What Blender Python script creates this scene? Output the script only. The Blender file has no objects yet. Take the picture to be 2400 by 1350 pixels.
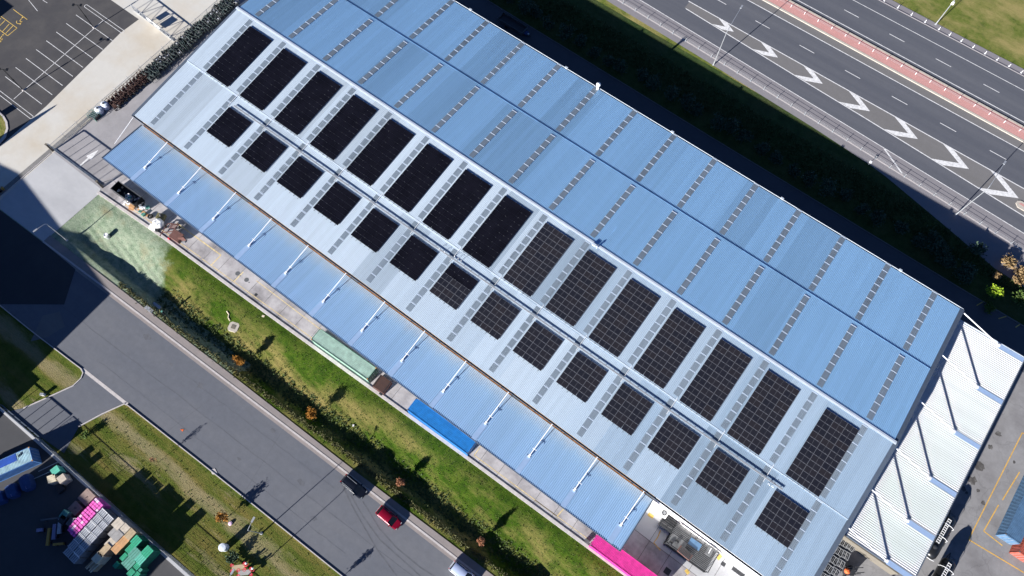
import bpy, bmesh, math, random
from mathutils import Vector, Matrix, Euler
import numpy as np
random.seed(7); rng = np.random.default_rng(7)
R = math.radians
scn = bpy.context.scene
C = scn.collection

# ------------------------------------------------------------------ camera
CAM_F, CAM_H = 1739.9, 122.87                 # focal length in photo pixels (2400 wide), flying height in metres
YAW, TILT, ROLL = -0.64377, -0.37680, -0.01343
def _cam_axes():
    R0 = Matrix(((1,0,0),(0,-1,0),(0,0,-1)))
    cz, sz = math.cos(YAW), math.sin(YAW); ct, st = math.cos(TILT), math.sin(TILT); cr, sr = math.cos(ROLL), math.sin(ROLL)
    Rz = Matrix(((cz,-sz,0),(sz,cz,0),(0,0,1))); Rx = Matrix(((1,0,0),(0,ct,-st),(0,st,ct))); Rr = Matrix(((cr,0,sr),(0,1,0),(-sr,0,cr)))
    return Rr @ Rx @ R0 @ Rz
RM = _cam_axes()
cam = bpy.data.cameras.new('camera'); cam_o = bpy.data.objects.new('camera', cam); C.objects.link(cam_o)
cam.sensor_width = 36.0; cam.lens = CAM_F/2400*36.0; cam.clip_start = 1.0; cam.clip_end = 4000
m = Matrix((RM[0], -RM[1], -RM[2])).transposed().to_4x4(); m.translation = (0,0,CAM_H); cam_o.matrix_world = m
scn.camera = cam_o
def G(u, v, z=0.0):
    """survey helper: the map point (metres) at height z that the photograph shows at pixel u, v"""
    d = RM.transposed() @ Vector(((u-1200)/CAM_F, (v-675)/CAM_F, 1.0))
    t = (z-CAM_H)/d.z
    return Vector((d.x*t, d.y*t, z))
def GL(pts, z=0.0): return [tuple(G(u, v, z)[:2]) for u, v in pts]

# ------------------------------------------------------------------ light
SUN_EL, SUN_AZ = 19.3, 80.0                   # shadows run towards azimuth 80 degrees
w = bpy.data.worlds.new('World'); scn.world = w; w.use_nodes = True
nt = w.node_tree; bg = nt.nodes['Background']
sky = nt.nodes.new('ShaderNodeTexSky'); sky.sky_type = 'NISHITA'; sky.sun_disc = False
sky.sun_elevation = R(SUN_EL); sky.sun_rotation = R(190); sky.altitude = 4500; sky.air_density = 0.55; sky.dust_density = 0.0; sky.ozone_density = 5.0
nt.links.new(sky.outputs[0], bg.inputs[0]); bg.inputs[1].default_value = 0.075
sl = bpy.data.lights.new('sun', 'SUN'); sl.energy = 5.0; sl.angle = R(0.5); sl.color = (1.0, 0.96, 0.91)
so = bpy.data.objects.new('sun', sl); C.objects.link(so); so.location = (0,-60,150)
ldir = Vector((math.cos(R(SUN_AZ))*math.cos(R(SUN_EL)), math.sin(R(SUN_AZ))*math.cos(R(SUN_EL)), -math.sin(R(SUN_EL))))
so.rotation_euler = ldir.to_track_quat('-Z','Y').to_euler()
vs = scn.view_settings; vs.view_transform = 'Standard'; vs.look = 'None'; vs.gamma = 1.0; vs.use_curve_mapping = False
vs.exposure = 1.35

# ------------------------------------------------------------------ materials
def new_mat(name):
    m = bpy.data.materials.new(name); m.use_nodes = True
    return m, m.node_tree, m.node_tree.nodes['Principled BSDF']
def nd(t, kind, **kw):
    n = t.nodes.new(kind)
    for k, v in kw.items(): setattr(n, k, v)
    return n
def wpos(t, scale=(1,1,1), rot=(0,0,0)):
    g = nd(t, 'ShaderNodeNewGeometry'); mp = nd(t, 'ShaderNodeMapping')
    mp.inputs['Scale'].default_value = scale; mp.inputs['Rotation'].default_value = rot
    t.links.new(g.outputs['Position'], mp.inputs['Vector']); return mp.outputs[0]
def noise(t, vec, scale, detail=4, rough=.6):
    n = nd(t, 'ShaderNodeTexNoise'); n.inputs['Scale'].default_value = scale; n.inputs['Detail'].default_value = detail; n.inputs['Roughness'].default_value = rough
    t.links.new(vec, n.inputs['Vector']); return n.outputs[0]
def ramp(t, fac, stops):
    r = nd(t, 'ShaderNodeValToRGB'); e = r.color_ramp.elements
    while len(e) < len(stops): e.new(.5)
    for i, (p, c) in enumerate(stops):
        e[i].position = p; e[i].color = (*c, 1) if len(c) == 3 else c
    t.links.new(fac, r.inputs[0]); return r.outputs[0]
def mix(t, fac, a, b, mode='MIX'):
    n = nd(t, 'ShaderNodeMix', data_type='RGBA', blend_type=mode)
    for s, v in ((0, fac), (6, a), (7, b)):
        if hasattr(v, 'is_linked') or isinstance(v, bpy.types.NodeSocket): t.links.new(v, n.inputs[s])
        else: n.inputs[s].default_value = v if s == 0 else (*v, 1)
    return n.outputs[2]
def fmath(t, op, a, b=0.0, c=0.0):
    n = nd(t, 'ShaderNodeMath', operation=op)
    for i, v in enumerate((a, b, c)):
        if isinstance(v, bpy.types.NodeSocket): t.links.new(v, n.inputs[i])
        else: n.inputs[i].default_value = v
    return n.outputs[0]
def bump(t, b, h, strength=.3, dist=.05):
    n = nd(t, 'ShaderNodeBump'); n.inputs['Strength'].default_value = strength; n.inputs['Distance'].default_value = dist
    t.links.new(h, n.inputs['Height']); t.links.new(n.outputs[0], b.inputs['Normal'])
def plain(name, col, rough=.6, metal=0.0, var=.15, scale=1.5, spec=.5):
    """paint or metal with slight uneven wear"""
    m, t, b = new_mat(name)
    n = noise(t, wpos(t), scale, 5, .65)
    lo = tuple(c*(1-var) for c in col); hi = tuple(min(1, c*(1+var)) for c in col)
    t.links.new(ramp(t, n, [(.3, lo), (.7, hi)]), b.inputs['Base Color'])
    b.inputs['Roughness'].default_value = rough; b.inputs['Metallic'].default_value = metal; b.inputs['Specular IOR Level'].default_value = spec
    return m
def ground_mat(name, col, stain, var=.25, fine=14.0, big=.12, rough=.9, stretch=(1,1,1), amount=.5, speck=.18, crack=0.0):
    """asphalt or concrete: broad patches, mid blotches, fine grain"""
    m, t, b = new_mat(name); p = wpos(t, stretch)
    n1 = noise(t, p, big, 6, .62); n2 = noise(t, wpos(t), .9, 7, .7); n3 = noise(t, wpos(t), fine, 3, .8)
    c = mix(t, fmath(t, 'MULTIPLY', ramp(t, n1, [(.42, (0,0,0)), (.68, (1,1,1))]), amount), col, stain)
    k = fmath(t, 'ADD', fmath(t, 'MULTIPLY', fmath(t, 'SUBTRACT', n2, .5), var*2), 1.0)
    k = fmath(t, 'MULTIPLY', k, fmath(t, 'ADD', fmath(t, 'MULTIPLY', fmath(t, 'SUBTRACT', n3, .5), speck*2), 1.0))
    if crack:
        v = nd(t, 'ShaderNodeTexVoronoi', feature='DISTANCE_TO_EDGE'); v.inputs['Scale'].default_value = .16
        dp = nd(t, 'ShaderNodeVectorMath', operation='ADD'); nn = nd(t, 'ShaderNodeTexNoise'); nn.inputs['Scale'].default_value = .5; nn.inputs['Detail'].default_value = 6
        t.links.new(wpos(t), nn.inputs['Vector']); sc = nd(t, 'ShaderNodeVectorMath', operation='SCALE'); sc.inputs[3].default_value = 3.0
        t.links.new(nn.outputs[1], sc.inputs[0]); t.links.new(wpos(t), dp.inputs[0]); t.links.new(sc.outputs[0], dp.inputs[1]); t.links.new(dp.outputs[0], v.inputs['Vector'])
        k = fmath(t, 'MULTIPLY', k, fmath(t, 'SUBTRACT', 1.0, fmath(t, 'MULTIPLY', fmath(t, 'LESS_THAN', v.outputs[0], .012), crack)))
    hv = nd(t, 'ShaderNodeVectorMath', operation='SCALE'); t.links.new(c, hv.inputs[0]); t.links.new(k, hv.inputs[3])
    t.links.new(hv.outputs[0], b.inputs['Base Color']); b.inputs['Roughness'].default_value = rough; b.inputs['Specular IOR Level'].default_value = .3
    bump(t, b, n3, .25, .02); return m
def grass_mat(name, cols, dry, dryamt, big=.12, stretch=(1,1,1), hydro=False, bare=None):
    m, t, b = new_mat(name); p = wpos(t)
    n1 = noise(t, p, .55, 8, .72); n2 = noise(t, wpos(t, stretch), big, 6, .65); n3 = noise(t, p, 5.0, 5, .8)
    c = ramp(t, n1, [(.30, cols[0]), (.5, cols[1]), (.72, cols[2])])
    dm = fmath(t, 'MULTIPLY', ramp(t, n2, [(.44, (0,0,0)), (.64, (1,1,1))]), dryamt)
    if hydro:                                   # the lawn is watered by the yard kerb and dries out towards the swale
        s0 = nd(t, 'ShaderNodeSeparateXYZ'); t.links.new(wpos(t), s0.inputs[0])
        dd = fmath(t, 'ADD', fmath(t, 'SUBTRACT', fmath(t, 'ADD', fmath(t, 'MULTIPLY', s0.outputs[0], .0285), 11.9), s0.outputs[1]), fmath(t, 'MULTIPLY', fmath(t, 'SUBTRACT', noise(t, wpos(t, (.4,1,1)), .35, 6, .7), .5), 7.0))
        mr0 = nd(t, 'ShaderNodeMapRange', interpolation_type='SMOOTHSTEP'); t.links.new(dd, mr0.inputs[0]); mr0.inputs[1].default_value = .8; mr0.inputs[2].default_value = 4.2; mr0.inputs[3].default_value = .12; mr0.inputs[4].default_value = 1.15
        dm = fmath(t, 'MULTIPLY', dm, mr0.outputs[0])
    c = mix(t, dm, c, dry)
    if bare:                                    # worn strip where people and mowers run along the verge
        sb = nd(t, 'ShaderNodeSeparateXYZ'); t.links.new(wpos(t), sb.inputs[0])
        wob = fmath(t, 'MULTIPLY', fmath(t, 'SUBTRACT', noise(t, wpos(t, (.25,1,1)), .4, 5, .7), .5), 5.0)
        yy = fmath(t, 'ABSOLUTE', fmath(t, 'ADD', fmath(t, 'ADD', sb.outputs[1], 18.4), wob))
        ms = nd(t, 'ShaderNodeMapRange', interpolation_type='SMOOTHSTEP'); t.links.new(yy, ms.inputs[0]); ms.inputs[1].default_value = 1.7; ms.inputs[2].default_value = .3
        c = mix(t, fmath(t, 'MULTIPLY', ms.outputs[0], fmath(t, 'MULTIPLY', noise(t, wpos(t, (.3,.3,1)), .35, 7, .75), 1.05)), c, bare)
        n4 = noise(t, wpos(t, (.35,1.6,1)), .16, 6, .7)
        c = mix(t, fmath(t, 'MULTIPLY', ramp(t, n4, [(.56, (0,0,0)), (.70, (1,1,1))]), .85), c, bare)
    if hydro:                                   # sprayed seed mulch at the west end and along the foot of the bank
        s = nd(t, 'ShaderNodeSeparateXYZ'); t.links.new(wpos(t), s.inputs[0])
        jit = fmath(t, 'MULTIPLY', fmath(t, 'SUBTRACT', noise(t, p, .35, 6, .7), .5), 9.0)
        xm = fmath(t, 'ADD', fmath(t, 'ADD', s.outputs[0], jit), fmath(t, 'MULTIPLY', s.outputs[1], .75))
        mk = nd(t, 'ShaderNodeMapRange', interpolation_type='SMOOTHSTEP'); t.links.new(xm, mk.inputs[0])
        mk.inputs[1].default_value = -74.5; mk.inputs[2].default_value = -77.5
        edge = fmath(t, 'MULTIPLY', fmath(t, 'LESS_THAN', fmath(t, 'ADD', s.outputs[1], fmath(t, 'MULTIPLY', jit, .2)), 1.9), fmath(t, 'LESS_THAN', fmath(t, 'ADD', s.outputs[0], jit), -56.0))
        h = ramp(t, noise(t, p, .8, 8, .75), [(.34, (.13,.19,.12)), (.5, (.25,.31,.22)), (.7, (.34,.38,.28))])
        h = mix(t, ramp(t, noise(t, p, .22, 4), [(.55,(0,0,0)), (.75,(.8,.8,.8))]), h, (.24,.22,.13))
        c = mix(t, fmath(t, 'MAXIMUM', mk.outputs[0], fmath(t, 'MULTIPLY', edge, .75)), c, h)
    k = fmath(t, 'ADD', fmath(t, 'MULTIPLY', fmath(t, 'SUBTRACT', n3, .5), 1.1), 1.0)
    hv = nd(t, 'ShaderNodeVectorMath', operation='SCALE'); t.links.new(c, hv.inputs[0]); t.links.new(k, hv.inputs[3])
    t.links.new(hv.outputs[0], b.inputs['Base Color']); b.inputs['Roughness'].default_value = 1.0; b.inputs['Specular IOR Level'].default_value = .1
    bump(t, b, n3, .9, .18); return m
def roof_mat(name, col, rough=.38, metal=.35, band=.16, streak=.12, along='y', pale=None, stain=None):
    """long-run steel sheets: each sheet a shade of its own, groups of older sheets, run-off streaks along the fall"""
    m, t, b = new_mat(name)
    s = nd(t, 'ShaderNodeSeparateXYZ'); t.links.new(wpos(t), s.inputs[0])
    a, l = (s.outputs[0], s.outputs[1]) if along == 'y' else (s.outputs[1], s.outputs[0])
    sec = fmath(t, 'MULTIPLY', fmath(t, 'FLOOR', fmath(t, 'DIVIDE', fmath(t, 'SUBTRACT', l, 22.6), 14.3)), 31.7)   # each run of sheets differs
    sheet = fmath(t, 'FLOOR', fmath(t, 'DIVIDE', a, .76)); zone = fmath(t, 'FLOOR', fmath(t, 'DIVIDE', fmath(t, 'ADD', a, fmath(t,'MULTIPLY',sec,.37)), 6.1))
    wn = nd(t, 'ShaderNodeTexWhiteNoise', noise_dimensions='1D'); t.links.new(fmath(t, 'ADD', sheet, sec), wn.inputs['W'])
    wz = nd(t, 'ShaderNodeTexWhiteNoise', noise_dimensions='1D'); t.links.new(fmath(t, 'ADD', zone, sec), wz.inputs['W'])
    st = noise(t, wpos(t, (1.6,.05,1) if along == 'y' else (.05,1.6,1)), 1.0, 6, .7); gr = noise(t, wpos(t), 3.0, 6, .75)
    zb = ramp(t, wz.outputs[0], [(.0, (0,0,0)), (.70, (.15,.15,.15)), (.80, (1,1,1))])
    k = fmath(t, 'SUBTRACT', 1.0, fmath(t, 'MULTIPLY', zb, band))
    k = fmath(t, 'ADD', k, fmath(t, 'MULTIPLY', fmath(t, 'SUBTRACT', wn.outputs[0], .5), .07))
    k = fmath(t, 'ADD', k, fmath(t, 'MULTIPLY', fmath(t, 'SUBTRACT', st, .5), streak*2))
    k = fmath(t, 'ADD', k, fmath(t, 'MULTIPLY', fmath(t, 'SUBTRACT', gr, .5), .10))
    sc = noise(t, wpos(t, (2.2,.22,1) if along == 'y' else (.22,2.2,1)), 1.0, 3, .6); pa = noise(t, wpos(t), .055, 3, .5)      # scuffs and scratches, in places
    k = fmath(t, 'ADD', k, fmath(t, 'MULTIPLY', fmath(t, 'MULTIPLY', ramp(t, sc, [(.64, (0,0,0)), (.74, (1,1,1))]), ramp(t, pa, [(.48, (0,0,0)), (.62, (1,1,1))])), streak*1.6))
    hv = nd(t, 'ShaderNodeVectorMath', operation='SCALE'); hv.inputs[0].default_value = col; t.links.new(k, hv.inputs[3])
    if pale:                                    # front slope paler, whiter westward: sky reflection and gloss put into the colour
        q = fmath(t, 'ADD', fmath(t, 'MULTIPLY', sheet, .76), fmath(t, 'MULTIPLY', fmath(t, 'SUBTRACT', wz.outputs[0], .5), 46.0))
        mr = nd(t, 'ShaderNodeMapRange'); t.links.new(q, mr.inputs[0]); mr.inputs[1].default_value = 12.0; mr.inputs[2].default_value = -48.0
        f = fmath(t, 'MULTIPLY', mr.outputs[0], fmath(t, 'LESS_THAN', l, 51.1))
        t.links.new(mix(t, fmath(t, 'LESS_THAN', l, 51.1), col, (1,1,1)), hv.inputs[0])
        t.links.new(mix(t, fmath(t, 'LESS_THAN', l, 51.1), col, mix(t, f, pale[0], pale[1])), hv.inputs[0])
    out = hv.outputs[0]
    if stain:                                   # rust and dust washed down from the wall collect by the gutter
        ms = nd(t, 'ShaderNodeMapRange', interpolation_type='SMOOTHSTEP'); t.links.new(fmath(t, 'ADD', l, fmath(t, 'MULTIPLY', fmath(t, 'SUBTRACT', noise(t, wpos(t, (.5,.2,1)), .7, 5, .7), .5), 4.0)), ms.inputs[0]); ms.inputs[1].default_value = stain[0]; ms.inputs[2].default_value = stain[1]
        out = mix(t, fmath(t, 'MULTIPLY', ms.outputs[0], .32), out, stain[2])
    t.links.new(out, b.inputs['Base Color']); b.inputs['Roughness'].default_value = rough; b.inputs['Metallic'].default_value = metal
    return m
def leaf_mat(name, a, bcol):
    m, t, b = new_mat(name); n = noise(t, wpos(t), 2.2, 4, .7)
    t.links.new(ramp(t, n, [(.35, a), (.65, bcol)]), b.inputs['Base Color']); b.inputs['Roughness'].default_value = .75; b.inputs['Specular IOR Level'].default_value = .2
    return m

M = {}
M['asphalt_road'] = ground_mat('asphalt_road', (.112,.120,.141), (.152,.155,.168), var=.20, amount=.8, big=.09, stretch=(.25,1,1))
M['asphalt_new'] = ground_mat('asphalt_new', (.040,.042,.048), (.055,.056,.06), var=.15, amount=.6)
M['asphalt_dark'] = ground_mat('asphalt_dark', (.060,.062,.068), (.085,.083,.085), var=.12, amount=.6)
M['asphalt_park'] = ground_mat('asphalt_park', (.058,.057,.061), (.085,.081,.080), var=.16, amount=.8, big=.2)
M['asphalt_hwy'] = ground_mat('asphalt_hwy', (.085,.091,.110), (.112,.117,.134), var=.10, amount=.8, big=.22, stretch=(.04,1.6,1))
M['asphalt_worn'] = ground_mat('asphalt_worn', (.150,.146,.146), (.185,.18,.185), var=.12, amount=.6, stretch=(.1,1,1))
M['asphalt_shoulder'] = ground_mat('asphalt_shoulder', (.200,.190,.205), (.235,.225,.235), var=.12, amount=.6, stretch=(.1,1,1))
M['path'] = ground_mat('footpath_concrete', (.255,.225,.215), (.20,.185,.18), var=.2, amount=.6, big=.2)
M['kerb'] = plain('kerb_concrete', (.46,.43,.42), .85, 0, .15, 2)
M['conc_white'] = ground_mat('driveway_concrete', (.44,.445,.455), (.33,.335,.35), var=.10, amount=.7, big=.10, stretch=(.6,1.5,1), speck=.06)
M['conc_yard'] = ground_mat('yard_concrete', (.43,.41,.415), (.13,.12,.125), var=.28, amount=.75, big=.22)
M['conc_side'] = ground_mat('side_yard_concrete', (.31,.30,.31), (.22,.215,.225), var=.16, amount=.7, big=.14)
M['conc_grey'] = ground_mat('tank_yard_concrete', (.245,.243,.248), (.165,.16,.165), var=.25, amount=.85, big=.16, crack=.12)
M['conc_beige'] = ground_mat('apron_concrete', (.53,.515,.475), (.46,.395,.30), var=.08, amount=.65, big=.09, speck=.06)
M['gravel'] = ground_mat('gravel', (.20,.195,.19), (.13,.13,.13), var=.5, fine=6, amount=.6, speck=.7)
M['lane_asphalt'] = ground_mat('service_lane_asphalt', (.085,.088,.10), (.11,.11,.12), var=.15, amount=.6)
M['paint'] = plain('road_paint_white', (.64,.64,.64), .7, 0, .28, 2.2)
M['paint_y'] = plain('road_paint_yellow', (.62,.42,.10), .75, 0, .3, 2)
M['paint_y2'] = plain('worn_yellow_paint', (.58,.46,.24), .8, 0, .35, 1.6)
M['paint_o'] = plain('yard_paint_orange', (.58,.34,.07), .75, 0, .3, 2)
M['tyre_mark'] = plain('tyre_rubber_mark', (.100,.105,.120), .95, 0, .2, 1)
M['median'] = ground_mat('median_paving', (.50,.255,.235), (.45,.26,.235), var=.12, amount=.5, stretch=(.3,1,1))
M['median_edge'] = plain('median_kerb', (.44,.40,.345), .85, 0, .12, 2)
M['joint'] = plain('joint_filler', (.05,.05,.05), .95)
M['lawn'] = grass_mat('lawn_grass', ((.018,.046,.005),(.044,.088,.007),(.090,.122,.018)), (.215,.180,.062), .95, big=.17, stretch=(.5,1.2,1), hydro=True)
M['verge'] = grass_mat('verge_grass', ((.042,.070,.009),(.082,.110,.017),(.135,.140,.034)), (.185,.145,.044), .75, big=.28, stretch=(.25,1.6,1), bare=(.33,.265,.165))
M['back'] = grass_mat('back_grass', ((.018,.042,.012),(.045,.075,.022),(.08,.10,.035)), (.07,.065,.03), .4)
M['hill'] = grass_mat('hill_grass', ((.060,.095,.018),(.130,.160,.032),(.215,.205,.070)), (.33,.27,.11), .85, big=.14, stretch=(.6,1.3,1))
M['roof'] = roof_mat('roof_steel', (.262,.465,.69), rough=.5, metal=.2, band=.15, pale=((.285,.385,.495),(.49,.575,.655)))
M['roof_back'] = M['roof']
M['canopy'] = roof_mat('canopy_steel', (.28,.45,.665), rough=.7, metal=.05, stain=(20.6, 23.4, (.42,.40,.38)), band=.04)
M['canopy_white'] = roof_mat('white_canopy_steel', (.60,.61,.625), rough=.6, metal=.0, band=0.0, streak=.04, along='x')
M['flash'] = plain('pale_flashing', (.36,.51,.74), .45, .2, .06)
M['flash_w'] = plain('white_flashing', (.30,.42,.62), .45, .1, .06)
M['ridge'] = plain('ridge_flashing', (.50,.56,.63), .4, .1, .08)
M['barge'] = plain('barge_flashing', (.085,.11,.15), .5, .2, .1)
M['gutter'] = plain('gutter_steel', (.42,.47,.54), .5, .3, .1)
M['gutter_rust'] = plain('rusty_gutter', (.44,.235,.085), .85, .1, .45, 1.4)
M['gutter_dark'] = plain('gutter_lining', (.03,.032,.036), .7)
M['wall'] = plain('white_cladding', (.74,.73,.72), .6, 0, .05)
M['wall_grey'] = plain('grey_cladding', (.25,.28,.33), .6, .1, .08)
M['wall_conc'] = plain('tilt_slab_wall', (.14,.125,.10), .85, 0, .12)
M['white_steel'] = plain('white_painted_steel', (.78,.79,.80), .4, 0, .05)
M['galv'] = plain('galvanised_steel', (.45,.47,.49), .45, .5, .15, 3)
M['steel_dark'] = plain('dark_steel', (.035,.037,.042), .5, .2, .3)
M['steel_mid'] = plain('weathered_steel', (.13,.135,.14), .55, .3, .3)
M['black'] = plain('black_paint', (.010,.011,.013), .35, 0, .3)
M['sky_pane'] = roof_mat('skylight_sheet', (.165,.205,.25), rough=.35, metal=0.0, band=.0, streak=.3)
M['pv_black'] = plain('solar_glass_black', (.0050,.0050,.0085), .3, 0, .35, .5, spec=.15)
M['pv_blackframe'] = plain('solar_frame_black', (.007,.007,.011), .3, 0, .2, spec=.3)
def cell_mat():
    m, t, b = new_mat('solar_cells'); tc = nd(t, 'ShaderNodeTexCoord'); s = nd(t, 'ShaderNodeSeparateXYZ'); t.links.new(tc.outputs['Object'], s.inputs[0])
    fr = fmath(t, 'FRACT', fmath(t, 'MULTIPLY', s.outputs[1], 6.25)); ln = fmath(t, 'LESS_THAN', fr, .10)
    oi = nd(t, 'ShaderNodeObjectInfo'); c = ramp(t, oi.outputs['Random'], [(0, (.010,.011,.017)), (.5, (.013,.0135,.019)), (1, (.017,.0155,.019))])
    t.links.new(mix(t, fmath(t, 'MULTIPLY', ln,   .5), c, (.045,.045,.052)), b.inputs['Base Color']); b.inputs['Roughness'].default_value = .2; b.inputs['Specular IOR Level'].default_value = .3
    return m
M['pv_cell'] = cell_mat()
M['pv_frame'] = plain('solar_frame_silver', (.15,.155,.175), .4, .3, .1)
M['tin_clamp'] = plain('panel_clamp', (.62,.64,.68), .35, .5, .1)
M['glass'] = plain('tinted_glass', (.008,.010,.012), .08, 0, .1)
M['tyre'] = plain('tyre_rubber', (.012,.012,.013), .9)
M['bark'] = plain('bark', (.10,.08,.06), .95, 0, .3, 4)
M['leaf_orange'] = leaf_mat('autumn_leaf', (.20,.085,.012), (.36,.17,.028))
M['leaf_rust'] = leaf_mat('rust_leaf', (.24,.10,.05), (.36,.18,.10))
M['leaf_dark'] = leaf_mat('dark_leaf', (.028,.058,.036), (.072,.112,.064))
M['leaf_lime'] = leaf_mat('lime_leaf', (.16,.26,.012), (.28,.38,.03))
M['leaf_tan'] = leaf_mat('tan_leaf', (.16,.10,.045), (.28,.20,.10))
M['leaf_mid'] = leaf_mat('mid_leaf', (.05,.10,.02), (.11,.16,.04))
M['tuft'] = leaf_mat('grass_tuft', (.035,.065,.018), (.085,.105,.035))
M['tuft_pale'] = leaf_mat('dry_tuft', (.10,.115,.05), (.20,.19,.09))
def paint(name, col, rough=.25, metal=0.0): M[name] = plain(name, col, rough, metal, .05); return M[name]
M['stain'] = ground_mat('oil_stain', (.07,.066,.064), (.16,.155,.15), var=.4, amount=.9, big=1.2, fine=5)
M['steel_green'] = plain('weathered_green_steel', (.040,.062,.060), .6, .1, .5, 6)
M['flash_lap'] = plain('skylight_lap', (.50,.58,.68), .5, .1, .12, 4)
M['clad_tan'] = plain('tan_cladding', (.34,.225,.115), .8, .1, .25, 1.4)
# ------------------------------------------------------------------ geometry helpers
class MB:
    """collects boxes, bars, tubes and sheets, then links them as one mesh object"""
    def __init__(s): s.v = []; s.f = []; s.mi = []
    def add(s, vs, fs, mi=0):
        o = len(s.v); s.v += [tuple(v) for v in vs]; s.f += [tuple(i+o for i in f) for f in fs]; s.mi += [mi]*len(fs); return s
    def box(s, c, d, rz=0.0, mi=0, tilt=0.0):
        hx, hy, hz = d[0]/2, d[1]/2, d[2]/2; cz, sz = math.cos(rz), math.sin(rz); vs = []
        for z in (-hz, hz):
            for x, y in ((-hx,-hy),(hx,-hy),(hx,hy),(-hx,hy)):
                zz = z + x*math.tan(tilt)
                vs.append((c[0]+x*cz-y*sz, c[1]+x*sz+y*cz, c[2]+zz))
        return s.add(vs, [(3,2,1,0),(4,5,6,7),(0,1,5,4),(1,2,6,5),(2,3,7,6),(3,0,4,7)], mi)
    def prism(s, poly, z0, z1, mi=0):
        n = len(poly); vs = [(x,y,z0) for x,y in poly]+[(x,y,z1) for x,y in poly]
        fs = [tuple(range(n-1,-1,-1)), tuple(range(n,2*n))]+[(i,(i+1)%n,n+(i+1)%n,n+i) for i in range(n)]
        return s.add(vs, fs, mi)
    def sheet(s, poly, z, mi=0): return s.add([(p[0],p[1],z) for p in poly], [tuple(range(len(poly)))], mi)
    def bar(s, a, b, w, h=None, mi=0):
        a = Vector(a); b = Vector(b); h = h or w; d = (b-a).normalized()
        up = Vector((0,0,1)) if abs(d.z) < .95 else Vector((0,1,0))
        x = d.cross(up).normalized()*w/2; y = x.cross(d).normalized()*h/2
        vs = [p+i*x+j*y for p in (a,b) for i,j in ((-1,-1),(1,-1),(1,1),(-1,1))]
        return s.add(vs, [(3,2,1,0),(4,5,6,7),(0,1,5,4),(1,2,6,5),(2,3,7,6),(3,0,4,7)], mi)
    def tube(s, pts, r, n=8, mi=0, r2=None, cap=True):
        pts = [Vector(p) for p in pts]; L = len(pts); vs = []
        for i, p in enumerate(pts):
            d = (pts[min(i+1,L-1)]-pts[max(i-1,0)]).normalized(); up = Vector((0,0,1)) if abs(d.z) < .9 else Vector((1,0,0))
            x = d.cross(up).normalized(); y = x.cross(d); rr = r if r2 is None else r+(r2-r)*i/(L-1)
            vs += [p+(x*math.cos(2*math.pi*k/n)+y*math.sin(2*math.pi*k/n))*rr for k in range(n)]
        fs = [(i*n+k,i*n+(k+1)%n,(i+1)*n+(k+1)%n,(i+1)*n+k) for i in range(L-1) for k in range(n)]
        if cap: fs += [tuple(range(n-1,-1,-1)), tuple(range((L-1)*n, L*n))]
        return s.add(vs, fs, mi)
    def lathe(s, prof, c=(0,0,0), n=16, mi=0):
        vs = []
        for r, z in prof: vs += [(c[0]+r*math.cos(2*math.pi*k/n), c[1]+r*math.sin(2*math.pi*k/n), c[2]+z) for k in range(n)]
        L = len(prof); fs = [(i*n+k,i*n+(k+1)%n,(i+1)*n+(k+1)%n,(i+1)*n+k) for i in range(L-1) for k in range(n)]
        fs += [tuple(range(n-1,-1,-1)), tuple(range((L-1)*n, L*n))]
        return s.add(vs, fs, mi)
    def ring(s, c, R_, r, n=16, k=6, mi=0, axis='z'):
        vs = []
        for i in range(n):
            a = 2*math.pi*i/n
            for j in range(k):
                b = 2*math.pi*j/k; q = (R_+r*math.cos(b)); x, y, z = q*math.cos(a), q*math.sin(a), r*math.sin(b)
                if axis == 'x': x, y, z = z, x, y
                if axis == 'y': x, y, z = x, z, y
                vs.append((c[0]+x, c[1]+y, c[2]+z))
        fs = [(i*k+j, ((i+1)%n)*k+j, ((i+1)%n)*k+(j+1)%k, i*k+(j+1)%k) for i in range(n) for j in range(k)]
        return s.add(vs, fs, mi)
    def mesh(s, name, mats):
        me = bpy.data.meshes.new(name); me.from_pydata(s.v, [], s.f)
        for mt in (mats if isinstance(mats, (list, tuple)) else [mats]): me.materials.append(mt)
        if any(s.mi): me.polygons.foreach_set('material_index', s.mi)
        me.update(); return me
    def build(s, name, mats, parent=None, smooth=False):
        me = s.mesh(name, mats)
        if smooth: me.polygons.foreach_set('use_smooth', [True]*len(me.polygons))
        return link(name, me, parent)
def link(name, me, parent=None):
    o = bpy.data.objects.new(name, me); C.objects.link(o)
    if parent is not None: o.parent = parent
    return o
def tag(o, label=None, cat=None, group=None, kind=None):
    for k, v in (('label', label), ('category', cat), ('group', group), ('kind', kind)):
        if v: o[k] = v
    return o
def empty(name, loc=(0,0,0), rz=0.0, label=None, cat=None, group=None):
    o = bpy.data.objects.new(name, None); C.objects.link(o); o.location = loc; o.rotation_euler = (0,0,rz); o.empty_display_size = .3
    return tag(o, label, cat, group)
KIDS = {}
def kids(o): return [c for c in bpy.data.objects if c.parent == o]
def copy_tree(o, parent=None):
    c = o.copy(); C.objects.link(c)
    if parent is not None: c.parent = parent
    for ch in kids(o): copy_tree(ch, c)
    return c
def place(o, loc, rz, label=None, group=None):
    c = copy_tree(o); c.location = loc; c.rotation_euler = (0,0,rz)
    if label: c['label'] = label
    if group: c['group'] = group
    return c
def lerp(tbl, x):
    if x <= tbl[0][0]: (x0,y0),(x1,y1) = tbl[0], tbl[1]
    elif x >= tbl[-1][0]: (x0,y0),(x1,y1) = tbl[-2], tbl[-1]
    else:
        for i in range(len(tbl)-1):
            if tbl[i][0] <= x <= tbl[i+1][0]: (x0,y0),(x1,y1) = tbl[i], tbl[i+1]; break
    return y0+(y1-y0)*(x-x0)/(x1-x0)
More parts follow.
